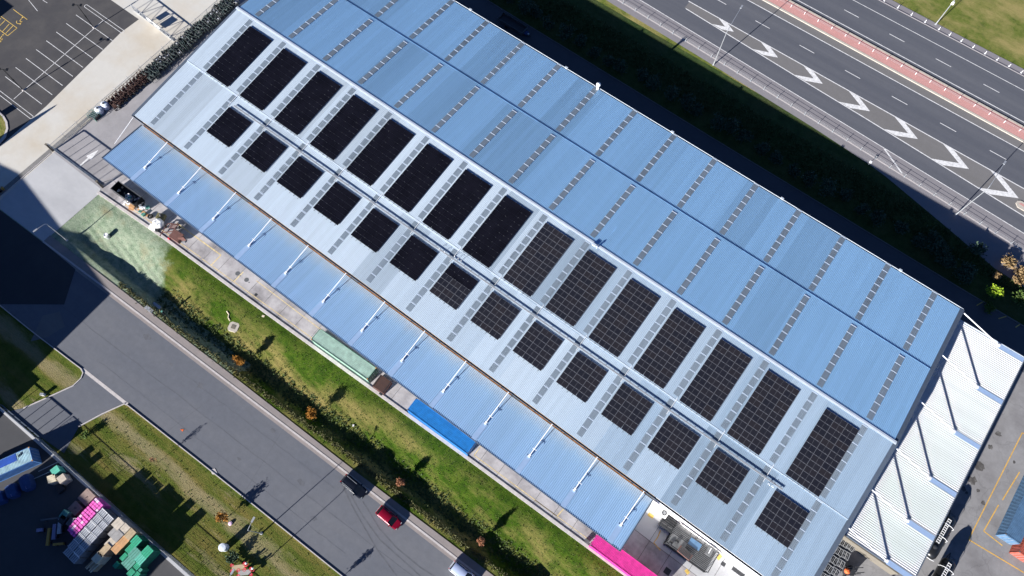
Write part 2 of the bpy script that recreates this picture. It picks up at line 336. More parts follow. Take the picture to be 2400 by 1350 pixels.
ORD = ['first','second','third','fourth','fifth','sixth','seventh','eighth','ninth','tenth','eleventh','twelfth','thirteenth','fourteenth','fifteenth','sixteenth','seventeenth','eighteenth','nineteenth','twentieth','twenty-first','twenty-second','twenty-third','twenty-fourth','twenty-fifth','twenty-sixth','twenty-seventh','twenty-eighth','twenty-ninth','thirtieth']

# ------------------------------------------------------------------ lines of the site (metres; x along the warehouse, y across it)
KERB_N = [(-112.6,-4.2),(-83.8,-3.3),(-59.1,-2.75),(-34.7,-2.1),(-7.6,-1.65),(60,0.0)]     # road side of the footpath
PATH_O = [(-100,-2.1),(-85,-1.8),(-57,-1.25),(-31,-.9),(-6.2,-.2),(60,1.5)]               # lawn side of the footpath
RIDGE_Y = [(-100,-1.2),(-70,-.9),(-52.9,-.4),(-30.4,.55),(-7.6,.8),(60,2.6)]             # crest of the bank above the swale
WALL_Y = [(-100.8,9.15),(-85.9,9.9),(-61.8,10.45),(-33.2,11.25),(-15.5,11.75),(15,12.3),(60,13.2)]  # kerb between lawn and yard
KERB_S = [(-112,-16.6),(-86.3,-16.1),(-77.5,-15.6),(-47.3,-14.6),(-20.6,-13.95),(60,-11.9)]
X0, X1, YL, YR, YH, ZE, ZR = -101.04, 35.75, 23.2, 51.12, 79.03, 8.0, 10.55             # warehouse roof
def roofz(y): return ZE+(ZR-ZE)*(1-abs(y-YR)/(YR-YL))
def sm(a, b, x): t = min(1, max(0, (x-a)/(b-a))); return t*t*(3-2*t)
def ground_z(x, y):
    z = -.03
    if -101.5 < x < 66 and -3 < y < 14:
        r = lerp(RIDGE_Y, x); wy = lerp(WALL_Y, x)
        d = 1.1*sm(r+.15, r+1.8, y)*(1-sm(r+2.7, wy-1.2, y))
        d *= 1+.16*math.sin(x*.21)+.10*math.sin(x*.57+1)
        d *= sm(-100.6, -95.5, x) if x < 0 else 1.0
        z -= d
        if y > r and y < wy-.5: z += .10*math.sin(x*1.7+y*2.1)*math.sin(y*2.9-x*.6)*min(1, d)
    return z

# ------------------------------------------------------------------ ground sheet
def ground():
    xs = [-900,-500,-260,-170]+list(np.arange(-150,-102,6))+list(np.arange(-101.5,60,.8))+[62,66,75,90,120,200,500,900]
    ys = [-900,-500,-200,-110,-70,-50,-40,-27.6,-22,-17,-13,-8,-4,-3]+list(np.arange(-2.6,13.6,.27))+[14,20,40,60,78.5,84.8,90,96,103,110,139,150,165,190,260,500,900]
    xs = [float(a) for a in xs]; ys = [float(a) for a in ys]; nx, ny = len(xs), len(ys)
    vs = [(x, y, ground_z(x, y)) for y in ys for x in xs]; fs = []; mi = []
    for j in range(ny-1):
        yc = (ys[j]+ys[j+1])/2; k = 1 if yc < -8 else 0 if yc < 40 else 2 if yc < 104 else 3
        for i in range(nx-1): fs.append((j*nx+i, j*nx+i+1, (j+1)*nx+i+1, (j+1)*nx+i)); mi.append(k)
    b = MB(); b.add(vs, fs); b.mi = mi
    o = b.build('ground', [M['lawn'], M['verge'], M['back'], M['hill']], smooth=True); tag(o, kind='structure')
ground()
def structure(name, mb, mat, parent=None):
    o = mb.build(name, mat, parent)
    if parent is None: o['kind'] = 'structure'
    return o
def band(f0, f1, xs, z0, z1=None):
    """sheet (or low block when z1 is given) between two site lines"""
    b = MB()
    for a, c in zip(xs[:-1], xs[1:]):
        p = [(a, f0(a)), (c, f0(c)), (c, f1(c)), (a, f1(a))]
        b.sheet(p, z0) if z1 is None else b.prism(p, z0, z1)
    return b
L = lambda tbl, d=0.0: (lambda x: lerp(tbl, x)+d)
XR = list(np.arange(-260, 261, 10.0))

# ------------------------------------------------------------------ south road, footpath, driveways
road = structure('road', band(L(KERB_S), L(KERB_N), XR, .0), M['asphalt_road'])
XP = [x for x in np.arange(-101, 160, 4.0)]
structure('footpath', band(L(KERB_N, .28), L(PATH_O), XP, .05), M['path'])
structure('kerb', band(L(KERB_N, -.02), L(KERB_N, .28), XP, -.05, .09), M['kerb'])
structure('road_channel', band(L(KERB_N, -.50), L(KERB_N, -.04), XP, .006), M['path'])
# the kerb of the south verge leaves a gap for the yard driveway
for a, c in ((-260, -77.2), (-66.6, 200)):
    xs = [a]+[x for x in XR if a < x < c]+[c]
    structure('kerb', band(L(KERB_S, -.14), L(KERB_S, 0.0), xs, -.05, .14), M['kerb'])
structure('driveway_strip', band(L(KERB_S, -.25), L(KERB_S, .25), [-77.2,-72,-66.6], .008), M['kerb'])
dw = [(190,864),(194,876),(186,893),(170,905),(100,935),(60,955),(5,968),(60,1000),(150,1062),(185,1000),(235,975),(290,946)]
structure('driveway', MB().sheet(GL(dw)[::-1], .004), M['asphalt_road'])
def ribbon(pts, w, z0, z1):
    b = MB(); P = [Vector((p[0], p[1], 0)) for p in pts]; Lf = []; Rt = []
    for i, p in enumerate(P):
        d = (P[min(i+1,len(P)-1)]-P[max(i-1,0)]).normalized(); n = Vector((-d.y, d.x, 0))*w/2; Lf.append(p+n); Rt.append(p-n)
    for i in range(len(P)-1):
        q = [Rt[i][:2], Rt[i+1][:2], Lf[i+1][:2], Lf[i][:2]]
        b.prism(q, z0, z1) if z1 > z0 else b.sheet(q, z0)
    return b
for pts in ([(190,864),(195,874),(190,887),(172,904),(100,937),(55,957)], [(293,946),(240,970),(185,1000)]):
    structure('kerb', ribbon(GL(pts), .16, -.03, .12), M['kerb'])
# skid marks swinging across the road, an old patch, the drain by the kerb
for pts in ([(800,1130),(822,1180),(850,1230),(885,1290),(930,1350)], [(822,1160),(850,1210),(890,1265),(940,1310),(985,1350)], [(850,1175),(890,1240),(930,1285),(985,1330),(1020,1352)]):
    structure('skid_mark', ribbon(GL(pts), .20, .007, .007), M['tyre_mark'])
structure('road_patch', MB().sheet(GL([(100,740),(72,800),(112,790),(152,765),(140,730)])[::-1], .006), M['asphalt_worn'])
def seam(pts, w_, n=40):
    a_, b_ = pts; g_ = random.Random(int(abs(a_[0]))); return ribbon([(a_[0]+(b_[0]-a_[0])*i/n, a_[1]+(b_[1]-a_[1])*i/n+g_.gauss(0,.05)) for i in range(n+1)], w_, .0065, .0065)
for pts, w_ in (([(-92,-10.1),(-5,-7.4)],.07), ([(-76,-13.0),(-22,-11.2)],.05), ([(-64,-6.0),(-30,-4.9)],.05), ([(-58,-14.6),(-55.5,-3.2)],.06), ([(-41,-14.2),(-43,-2.7)],.05)): structure('road_seam', seam(pts, w_), M['tyre_mark'])
for k, (u, v, s_) in enumerate(((470,905,.5),(402,855,.35),(640,1010,.4),(705,1130,.5),(560,1075,.3),(345,790,.6),(735,1215,.4),(860,1300,.5))):
    c = G(u, v); g_ = random.Random(k+30); structure('oil_stain', MB().sheet([(c.x+1.6*s_*(.5+.6*g_.random())*math.cos(a_), c.y+s_*(.5+.6*g_.random())*math.sin(a_)) for a_ in np.linspace(0,6.0,13)], .0068), M['tyre_mark'])
structure('new_asphalt', MB().sheet([(-150,-17.6),(-97.5,-16.2),(-88.6,-9.6),(-92.2,-3.9),(-100,-3.85),(-150,-5.3)], .007), M['asphalt_new'])
structure('storm_drain', MB().prism(GL([(492,1100),(504,1098),(510,1110),(498,1112)])[::-1], -.02, .05), M['kerb'])
# ------------------------------------------------------------------ west side: concrete drive, apron, car park
wd = [(-113.6,-4.1),(-100.9,-3.7),(-100.4,9.2),(-101,9.9),(-114,9.9),(-114,4),(-113.9,-2)]
structure('concrete_driveway', MB().sheet(wd, .012), M['conc_white'])
structure('beige_apron', MB().sheet([(-126.5,-3.9),(-113.5,-3.9),(-113.2,160),(-150,160),(-150,41.0),(-126.5,41.0)], .006), M['conc_beige'])
structure('gravel_strip', MB().sheet([(-115.6,-3.5),(-114.5,-3.5),(-114.3,8),(-114.5,20),(-115.2,20),(-115.3,9)], .012), M['gravel'])
structure('kerb', MB().prism([(-114.5,-3.2),(-114.36,-3.2),(-114.2,9.4),(-114.34,9.4)], 0, .10), M['kerb'])
structure('car_park', MB().sheet([(-210,1.5),(-123.2,1.5),(-123.3,16),(-125.2,37),(-124.8,41.6),(-133.5,41.6),(-210,41.6)], .012), M['asphalt_park'])
structure('yard_concrete', MB().sheet([(-114,9.9),(-100.2,9.9),(-99.8,24),(-99.8,80),(-112,160),(-113.3,160)], .014), M['conc_side'])
b = MB().prism(GL([(0,262),(10,272),(18,286),(20,302),(14,322),(0,338)])+[(-140,5),(-140,11)], 0, .13)
isl = structure('traffic_island', b, M['kerb'])
b = MB().sheet(GL([(0,268),(7,276),(13,288),(15,302),(10,316),(0,329)])+[(-139.5,5.3),(-139.5,10.6)], .135); b.build('island_grass', M['hill'], isl)
# car-park markings: stall lines, central line, end loops, yellow bays
cp = empty('car_park_marking'); cp['kind'] = 'structure'
def line(pts, w, mat, parent, name, z=.019): return ribbon(pts, w, z, z).build(name, mat, parent)
for k in range(8):
    y = 15.8+k*(34.6-15.8)/7; s = k/7
    line([(-135.2-.7*s, y), (-124.35-.6*s, y)], .11, M['paint'], cp, 'stall_line')
line([(-129.6,13.3),(-130.4,37.1)], .11, M['paint'], cp, 'stall_line')
for y0, xa, xb in ((12.6,-136,-123.6), (37.4,-136,-125.1)):
    n = 8; pts = [(xa,y0+.35),(xb,y0+.35)]+[(xb+.35*math.sin(i*math.pi/n), y0+.35*math.cos(i*math.pi/n)) for i in range(1,n)]+[(xb,y0-.35),(xa,y0-.35)]+[(xa-.35*math.sin(i*math.pi/n), y0-.35*math.cos(i*math.pi/n)) for i in range(1,n)]+[(xa,y0+.35)]
    line(pts, .10, M['paint'], cp, 'bay_loop')
line(GL([(67,0),(88,26)]), .11, M['paint'], cp, 'stall_line'); line(GL([(100,0),(111,7)]), .11, M['paint'], cp, 'stall_line')
for pts in ([(31,22),(64,46)], [(2,38),(40,66)], [(40,66),(18,84)], [(18,84),(-12,62)], [(22,56),(6,74)], [(31,60),(12,80)], [(12,48),(-6,66)], [(2,43),(-14,58)]):
    line(GL(pts), .12, M['paint_y'], cp, 'yellow_bay_line')
for ux, uy in ((46,50), (0,91)):                                      # access symbol: head, back, seat, wheel
    c = G(ux, uy); a = [(c.x+.55*math.cos(t), c.y-.1+.55*math.sin(t)) for t in np.linspace(-2.9, .9, 12)]
    q = ribbon(a, .13, .019, .019); q.add(*[(lambda r: (r.v, r.f))(ribbon([(c.x-.25,c.y+.75),(c.x-.05,c.y+.1),(c.x+.5,c.y+.05),(c.x+.75,c.y-.55)], .14, .019, .019))][0])
    q.sheet([(c.x-.3+.16*math.cos(t), c.y+1.0+.16*math.sin(t)) for t in np.linspace(0, 5.6, 8)], .019); q.build('access_symbol', M['paint_y'], cp)
# ------------------------------------------------------------------ front yard: slabs, kerb, lines
yard = structure('front_yard', band(L(WALL_Y, .15), lambda x: 26.0, [float(x) for x in np.arange(-101, 62, 4.0)], .004), M['joint'])
slab_x = list(np.arange(-100.8, 62, 3.62))
for a, c in zip(slab_x[:-1], slab_x[1:]):
    a2, c2 = a+.03, c-.03
    MB().prism([(a2, lerp(WALL_Y,a2)+.18), (c2, lerp(WALL_Y,c2)+.18), (c2, 18.6), (a2, 18.6)], .0, .03).build('slab', M['conc_yard'], yard)
    MB().prism([(a2, 18.66), (c2, 18.66), (c2, 25.9), (a2, 25.9)], .0, .03).build('slab', M['conc_white' if a > 11 else 'conc_yard'], yard)
structure('yard_kerb', band(L(WALL_Y,-.35), L(WALL_Y,.18), [float(x) for x in np.arange(-100.8, 62, 4.0)], -.4, .155), M['kerb'])
ym = empty('yard_marking'); ym['kind'] = 'structure'
def yl(pts, w=.14, mat='paint_y2', z=.036): ribbon(pts, w, z, z).build('yard_line', M[mat], ym)
wl = lambda x, d: (x, lerp(WALL_Y, x)+d)
yl([wl(-95,.95), wl(-76,.95)]); yl([wl(-75.6,.9), wl(-49.5,.95)]); yl([wl(-15.2,.9), wl(1.2,.9)]); yl([wl(-3,.9), wl(7.2,.9)], .1)
yl([wl(-84.5,3.4), wl(-73.5,3.4)], .22); yl([wl(-73.5,3.4), wl(-73.5,1)], .22); yl([wl(-65,3.4), wl(-50,3.0)]); yl([wl(-15.2,.9), wl(-15.2,3.4)]); yl([wl(-15.2,3.5), wl(1.5,3.2)]); yl([wl(1.2,.9), wl(1.5,3.2)], .18)
yl([wl(-68,1), wl(-68,3.3)], .2); yl([wl(-38,.6), wl(-49,.6)], .12)
for pts in ([(1519,1204),(1531,1213)], [(1607,1335),(1614,1345)], [(1681,1310),(1690,1301)]): yl(GL(pts), .55, 'paint_y')
for pts in ([(1548,1243),(1541,1260),(1532,1272),(1548,1290)],): yl(GL(pts), .16, 'paint_o')
for u, v, r in ((557,641,.42),(578,656,.42),(563,646.5,.12),(584,662,.12)):      # manhole lids in the slab
    c = G(u, v); tag(MB().lathe([(r,0),(r,.012)], (c.x,c.y,.03), 14).build('manhole_cover', M['steel_mid']), {557:'large dark manhole cover nearer the brown crate, in the front yard',578:'large dark manhole cover nearer the pale green container, in the front yard',563:'small dark lid beside the manhole cover nearer the brown crate',584:'small dark lid beside the manhole cover nearer the green container'}[int(u)], 'manhole')
for u, v, sx, sy, lb in ((600,691,.5,.5,'small square dark drain grate in the front yard near the yellow line'),(1695,1322,.7,.6,'square dark drain grate beside the white wall at the bottom'),(1730,1341,2.1,.6,'long dark drain grate beside the white wall at the bottom'),(1564,1339,1.0,1.0,'round black lid in the shaded yard behind the pink container')):
    c = G(u, v); tag(MB().box((c.x,c.y,.035),(sx,sy,.02)).build('drain_grate', M['steel_dark']), lb, 'drain')
# ------------------------------------------------------------------ east yard and service lane
structure('tank_yard', MB().sheet([(35.2,20),(160,20),(160,80.2),(35.2,80.2)], .008), M['conc_grey'])
for k, (u, v, s_) in enumerate(((2297,1092,.9),(2279,1126,.9),(2340,1017,.6),(2322,1048,.5),(2304,1178,.45),(2292,1150,.35),(2258,1146,.5),(2265,1155,.35),(2377,1083,.35))):
    c = G(u, v); g_ = random.Random(k); structure('oil_stain', MB().sheet([(c.x+s_*(.5+.6*g_.random())*math.cos(a_), c.y+s_*(.5+.6*g_.random())*math.sin(a_)) for a_ in np.linspace(0,6.0,13)], .013), M['stain'])
tm = empty('tank_yard_marking'); tm['kind'] = 'structure'
for pts in ([(55.75,70.2),(55.5,48.95)], [(55.5,48.95),(70,49.9)], [(55.75,70.2),(62,70.3)], [(57.9,63.8),(57.4,57.9)], [(57.2,56.8),(56.9,51.6)], [(56.9,51.6),(60.2,51.3)]):
    ribbon(pts, .17, .014, .014).build('yard_line', M['paint_o'], tm)
structure('service_lane', MB().sheet([(-101,78.6),(160,78.6),(160,88.2),(34,88.2),(-10,88.4),(-60,88.9),(-101,89.4),(-150,90)], .004), M['lane_asphalt'])
structure('lane_kerb', ribbon([(-150,90),(-60,88.9),(-10,88.4),(34,88.2),(160,88.2)], .15, 0, .12), M['asphalt_worn'])
for pts in ([(2289,716),(2306,706)], [(2340,747),(2360,741)], [(2380,767),(2391,760)]):
    ribbon(GL(pts), .16, .010, .010).build('lane_line', M['paint_y'], tm)
# ------------------------------------------------------------------ highway
HX = [float(x) for x in np.arange(-240, 320, 10)]
FEN = [(-240,112.5),(-47.4,105.7),(-28.4,105.2),(-3.3,104.2),(27.9,102.8),(300,90)]
EDG = [(-240,114.5),(-45,108.6),(-3.9,107.3),(12.3,106.6),(34.9,105.8),(300,96)]
CLO = [(-240,121),(-36.2,112.5),(-5.9,111.1),(10.4,110.5),(39.2,109.0),(300,97)]
hw = structure('highway', band(L(EDG), lambda x: 139.2, HX, .010), M['asphalt_hwy'])
structure('highway_shoulder', band(L(FEN,-.5), L(EDG), HX, .006), M['asphalt_shoulder'])
STRIP = [(-240,-1.5),(0,-1.6),(14,-2.0),(28,-4.4),(40,-6.6),(300,-7)]
structure('concrete_strip', band(lambda x: lerp(FEN,x)+lerp(STRIP,x), L(FEN,-.5), [float(x) for x in np.arange(-240,300,4)], .003), M['asphalt_shoulder'])
band(L(CLO), lambda x: 114.6, [-36.5,-20,-5,10,25,40,100], .014).build('worn_lane', M['asphalt_worn'], hw)
band(lambda x: 122.5, lambda x: 124.2, HX, .014).build('worn_lane', M['asphalt_worn'], hw)
def hline(f, x0, x1, w=.16, name='lane_line', z=.019): ribbon([(x, f(x)) for x in np.linspace(x0, x1, 12)], w, z, z).build(name, M['paint'], hw)
hline(L(EDG), -240, 300, .15); hline(L(CLO), -36.2, 120, .2); hline(lambda x: 114.55, -36.8, 120, .2)
hline(lambda x: 122.4, -240, 300, .18); hline(lambda x: 128.8, -240, 300, .18); hline(lambda x: 136.0, -240, 300, .14)
for y, x0 in ((118.6,-2.3-10.4*8), (132.5,-8.8-10.5*8)):
    for k in range(20): hline(lambda x: y, x0+10.43*k, x0+10.43*k+3.4, .15, 'lane_dash')
ribbon(GL([(2072,348),(2114,406)]), .30, .019, .019).build('lane_line', M['paint'], hw)
for k, tx in enumerate((-25.05,-14.5,-4.1,6.5,16.9,27.7,37.9,48.4)):
    lo = lerp(CLO, tx-6)+.1; hi = 114.5; ty = lo+(hi-lo)*.53-.15; s = (hi-lo)/3.9; a = 5.4*s**.6
    q = MB(); q.add([(tx-a-.6,hi,.021),(tx-a+1.6,hi,.021),(tx,ty,.021),(tx-2.1,ty+.05,.021)], [(3,2,1,0)]); q.add([(tx-a-.9,lo,.0214),(tx-a+1.5,lo,.0214),(tx,ty,.0214),(tx-2.1,ty+.05,.0214)], [(0,1,2,3)])
    q.build('chevron', M['paint'], hw)
md = structure('median', band(lambda x: 124.75, lambda x: 127.3, HX, .0, .14), M['median'])
band(lambda x: 124.25, lambda x: 124.72, HX, 0, .16).build('kerb', M['median_edge'], md); band(lambda x: 127.33, lambda x: 127.75, HX, 0, .15).build('kerb', M['median_edge'], md)
c = G(2400, 480); isl2 = structure('traffic_island', MB().prism(GL([(2380,476),(2384,471),(2392,471),(2430,492),(2430,512),(2384,486)])[::-1], 0, .13), M['median_edge'])
MB().sheet(GL([(2387,478),(2392,476),(2430,498),(2430,506)])[::-1], .136).build('paving', M['median'], isl2)
structure('highway_kerb', band(lambda x: 139.25, lambda x: 139.45, HX, 0, .12), M['asphalt_shoulder'])
structure('verge_strip', band(lambda x: 139.5, lambda x: 141.0, HX, .02), M['asphalt_shoulder'])
# ------------------------------------------------------------------ warehouse
wh = empty('warehouse', (0,0,0), 0, 'long warehouse with a pale blue ribbed steel gable roof, rows of skylights and side canopies', 'warehouse')
def corrugated(x0, x1, pitch, depth, ya, za, yb, zb, swap=False):
    """ribbed sheet: trapezoid ribs every pitch metres along x, straight from ya to yb (swap: ribs every pitch along y)"""
    xs = []; n = int((x1-x0)/pitch)
    for i in range(n):
        b0 = x0+i*pitch; xs += [(b0,0),(b0+pitch*.46,0),(b0+pitch*.60,depth),(b0+pitch*.86,depth)]
    xs.append((x1,0)); N = len(xs); vs = []
    for yy, zz in ((ya,za),(yb,zb)): vs += [((a,yy,zz+h) if not swap else (yy,a,zz+h)) for a, h in xs]
    q = [(i, i+1, N+i+1, N+i) for i in range(N-1)]
    if (yb < ya) != swap: q = [f[::-1] for f in q]
    return MB().add(vs, q)
JL, JU = 37.1, 65.75
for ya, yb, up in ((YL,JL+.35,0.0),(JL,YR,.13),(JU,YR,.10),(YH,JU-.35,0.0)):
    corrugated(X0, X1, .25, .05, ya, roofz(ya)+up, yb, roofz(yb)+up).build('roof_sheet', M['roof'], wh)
# lap edges, ridge and trims
slope = math.atan((ZR-ZE)/(YR-YL))
for y, s in ((JL,1),(JU,-1)):
    MB().box((X0/2+X1/2, y+s*.05, roofz(y)+(.13 if s > 0 else .09)), (X1-X0, .09 if s > 0 else .05, .10 if s > 0 else .07)).build('lap_flashing', M['ridge' if s > 0 else 'roof'], wh)
b = MB(); zc = ZR+.20
b.add([(x, YR+d, zc-abs(d)*.12) for x in (X0-.4, X1+.4) for d in (-.24,0,.24)], [(0,1,4,3),(1,2,5,4)])
b.box((X0/2+X1/2, YR+.23, zc-.08), (X1-X0+.8, .05, .12)); b.box((X0/2+X1/2, YR-.23, zc-.08), (X1-X0+.8, .05, .12)); b.build('ridge_cap', M['ridge'], wh)
for xa, xb in ((X0-.50, X0-.01), (X1+.01, X1+.68)):
    for ya, yb in ((YL-.15, YR), (YH+.15, YR)):
        b = MB(); p = [(x, y, roofz(y)+dz) for dz in (-.30,.06) for x, y in ((xa,ya),(xb,ya),(xb,yb),(xa,yb))]
        b.add(p, [(3,2,1,0),(4,5,6,7),(0,1,5,4),(1,2,6,5),(2,3,7,6),(3,0,4,7)]); b.build('barge_board', M['barge'], wh)
for y, s in ((YL,-1),(YH,1)):
    g = MB().box((X0/2+X1/2, y+s*.13, ZE-.12), (X1-X0+1.0, .24, .06)).build('gutter', M['gutter_dark'], wh)
    MB().box((X0/2+X1/2, y+s*.28, ZE-.06), (X1-X0+1.0, .05, .2)).build('gutter_lip', M['ridge' if s > 0 else 'barge'], g)
MB().box((X0/2+X1/2, 23.75, 3.9), (X1-X0-.5, .2, 7.8)).build('wall', M['wall'], wh)
MB().box((-44.5, 23.61, 6.85), (111.9, .06, 1.7)).build('wall_cladding', M['clad_tan'], wh)
MB().box((X0/2+X1/2, 78.6, 3.9), (X1-X0-.5, .2, 7.8)).build('wall', M['wall_grey'], wh)
for x in (X0+.2, X1-.2):
    MB().add([(x+d, y, z) for d in (-.1,.1) for y, z in ((23.9,0),(78.45,0),(78.45,7.7),(YR,ZR-.3),(23.9,7.7))], [(0,1,2,3,4),(9,8,7,6,5),(0,5,6,1),(1,6,7,2),(2,7,8,3),(3,8,9,4),(4,9,5,0)]).build('wall', M['wall_grey'], wh)
for u, v in ((1105,20),(1329,157),(1576,310),(1833,466),(2110,635)):
    c = G(u, v, ZE+.1); MB().box((c.x, YH+.35, ZE+.05), (.5,.36,.2)).box((c.x-.2,YH+.35,ZE+.14),(.2,.3,.1)).build('downpipe_head', M['ridge'], wh)
c = G(1403, 205, ZE+.2); q = MB().tube([(c.x,YH-.1,ZE-.1),(c.x,YH-.1,ZE+1.3)], .24, 10); q.lathe([(.24,0),(.42,.1),(.42,.32),(.1,.5)], (c.x,YH-.1,ZE+1.2), 10); q.build('roof_vent', M['white_steel'], wh)
c = G(1393, 574, ZR+.2); MB().box((c.x, YR-.3, ZR+.35), (.7,.4,.3)).lathe([(.14,0),(.14,.5),(.2,.55),(.05,.66)], (c.x+.6,YR-.4,ZR+.1), 8).build('roof_vent', M['ridge'], wh)
# skylights: strips of translucent sheets
SX = [-97.1+8.55*i for i in range(16)]
def pane_mesh(sgn, name):
    n = 4; vs = []; w_ = .96; l_ = 1.30; xs = []
    for i in range(n):
        a = -w_/2+i*w_/n; xs += [(a,0),(a+w_/n*.5,0),(a+w_/n*.6,.028),(a+w_/n*.9,.028)]
    xs.append((w_/2,0)); N = len(xs); t = math.tan(slope)*sgn
    for y in (-l_/2, l_/2): vs += [(a, y, h+y*t) for a, h in xs]
    b = MB().add(vs, [(i,i+1,N+i+1,N+i) for i in range(N-1)]); return b, b.mesh(name, M['sky_pane'])
pf, mf = pane_mesh(1, 'skylight_front'); pb, mbk = pane_mesh(-1, 'skylight_back')
panes = []
for i, x in enumerate(SX):
    for sec, (ya, n) in enumerate(((YL+.55, 8), (JL+.55, 8), (YR+.75, 8), (JU+.45, 8))):
        pit = (13.05/8 if sec in (0,1) else 13.0/8) if sec else 13.3/8
        for k in range(n):
            y = ya+(k+.5)*pit-.05; up = .05+(.13 if sec in (1,2) else 0); panes.append((x, y, roofz(y)+up, sec < 2))
laps = MB()
for x, y, z, front in panes: laps.box((x, y+.815, z+(.815 if front else -.815)*math.tan(slope)-.005), (1.02,.15,.03))
laps.build('skylight_lap', M['flash_lap'], wh)['kind'] = 'stuff'
panes.sort(key=lambda p: p[0]**2+p[1]**2)
rest = MB()
for k, (x, y, z, front) in enumerate(panes):
    if k < 300: o = link('skylight', mf if front else mbk, wh); o.location = (x, y, z)
    else: s_ = pf if front else pb; rest.add([(v[0]+x, v[1]+y, v[2]+z) for v in s_.v], s_.f)
o = rest.build('skylight_sheeting', M['sky_pane'], wh); o['kind'] = 'stuff'
# ------------------------------------------------------------------ front canopy, hung from stays
cn = corrugated(-100.3, 11.45, .30, .07, 13.85, 6.32, 23.05, 5.78).build('front_canopy', M['canopy'], wh)
MB().box((-44.4,13.80,6.26),(111.8,.10,.26)).build('fascia', M['barge'], cn)
for x in (-100.36, 11.52): MB().add([(x+d, y, z) for d in (-.08,.08) for y, z in ((13.8,6.1),(23.05,5.55),(23.05,5.90),(13.8,6.44))], [(0,1,2,3),(7,6,5,4),(0,4,5,1),(1,5,6,2),(2,6,7,3),(3,7,4,0)]).build('end_flashing', M['barge'], cn)
MB().box((-44.4,23.32,5.56),(111.6,.50,.05)).build('gutter', M['gutter_rust'], cn)
MB().box((-44.4,23.60,5.62),(111.6,.07,.2)).build('gutter_lip', M['gutter_rust'], cn)
b = MB()
for k in range(150): b.box((-99.8+k*.74+random.uniform(-.2,.2),23.40+random.uniform(-.1,.1),5.60),(random.uniform(.1,.4),random.uniform(.06,.2),.03))
b.build('gutter_debris', M['steel_dark'], cn)['kind'] = 'stuff'
RX = [-92.8+8.53*k for k in range(13)]
for k, x in enumerate(RX):
    zf = 5.78+(23.05-17.3)/9.2*.54
    q = MB().tube([(x+.45-.035*k, 23.1, 7.75), (x, 17.2, zf+.30)], .068, 8); q.box((x,17.1,zf+.18),(.34,.42,.30)); q.box((x+.08,18.3,zf+.55),(.75,.07,.07)); q.build('stay_rod', M['white_steel'], cn)
    MB().add([(x-.42,13.9,6.39),(x+.42,13.9,6.39),(x+.42,17.0,6.21),(x-.42,17.0,6.21)], [(0,1,2,3)]).build('beam_flashing', M['flash'], cn)
MB().tube([(-101.2,23.1,7.7),(-100.9,17.2,6.2)], .06, 6).build('stay_rod', M['white_steel'], cn)
for k in (0,2,5,9,12): MB().box((RX[k]+1.3,23.35,5.75),(1.6,.34,.22)).box((RX[k]+.6,23.3,6.4),(.16,.16,1.5)).build('downpipe', M['steel_mid'], cn)
# ------------------------------------------------------------------ east canopy, white ribbed steel
ec = corrugated(36.3, 78.65, .34, .085, 36.75, 5.55, 48.55, 6.0, swap=True).build('east_canopy', M['canopy_white'], wh)
MB().box((48.62,57.5,5.92),(.16,42.5,.34)).build('fascia', M['barge'], ec)
MB().box((42.6,36.20,5.70),(12,.14,.34), tilt=.038).build('fascia', M['barge'], ec); MB().box((42.6,78.75,5.78),(12,.12,.30), tilt=.038).build('fascia', M['ridge'], ec)
for y in (35.95+.45, 43.5, 51.4, 60.4, 69.4, 78.2):
    q = MB().tube([(36.4,y,8.7),(44.05,y,6.15)], .10, 8); q.box((44.15,y,6.05),(.45,.4,.34)); q.build('stay_rod', M['white_steel'], ec)
    MB().add([(44.3,y-.42,5.95),(48.5,y-.42,6.11),(48.5,y+.42,6.11),(44.3,y+.42,5.95)], [(0,1,2,3)]).build('beam_flashing', M['flash_w'], ec)
for y in (36.6, 44, 52, 60, 68, 77.6): MB().box((48.2,y,2.95),(.25,.25,5.9)).build('post', M['galv'], ec)
# ------------------------------------------------------------------ solar arrays
PWX, PWY = 1.885, 1.012
def panel_mesh(kind):
    b = MB(); b.box((0,0,0),(1.862,.988,.036),mi=1)
    for s in (-1,1): b.add([(s*.4575-.4435,-.462,.0205),(s*.4575+.4435,-.462,.0205),(s*.4575+.4435,.462,.0205),(s*.4575-.4435,.462,.0205)], [(0,1,2,3)], 0)
    return b.mesh('solar_panel', [M['pv_black'], M['pv_blackframe']] if kind == 'black' else [M['pv_cell'], M['pv_frame']])
pm = {'black': panel_mesh('black'), 'framed': panel_mesh('framed')}
def clamp_mesh(rows, kind):
    b = MB(); s = .026 if kind == 'black' else .028
    for c_ in range(3):
        for dx in (-.47, .47):
            for r in range(rows+1):
                if random.random() < (.45 if kind == 'black' else .7): b.box(((c_+.5)*PWX+dx, r*PWY, .19), (s*1.6, s*2.0, .03))
    return b.mesh('clamp', M['tin_clamp'])
def rail_mesh(l): return MB().box((0, l/2-.15, .10), (.04, l+.45, .05)).mesh('mounting_rail', M['steel_mid'])
rails = {6: rail_mesh(6*PWY), 12: rail_mesh(12*PWY)}; clamps = {(r,k): clamp_mesh(r,k) for r in (6,12) for k in ('black','framed')}
def array(x, y, rows, kinds, label, up):
    a = empty('solar_array', (x, y, roofz(y)+.05+up), 0, label, 'solar array', 'solar arrays on the warehouse roof'); a.rotation_euler = (slope,0,0)
    for r in range(rows):
        for c_ in range(3):
            o = link('solar_panel', pm[kinds(r)], a); o.location = ((c_+.5)*PWX, (r+.5)*PWY, .17)
    for c_ in range(3):
        for dx in (-.47,.47): o = link('mounting_rail', rails[rows], a); o.location = ((c_+.5)*PWX+dx, 0, 0)
    o = link('clamp', clamps[rows, kinds(0)], a); o['kind'] = 'stuff'
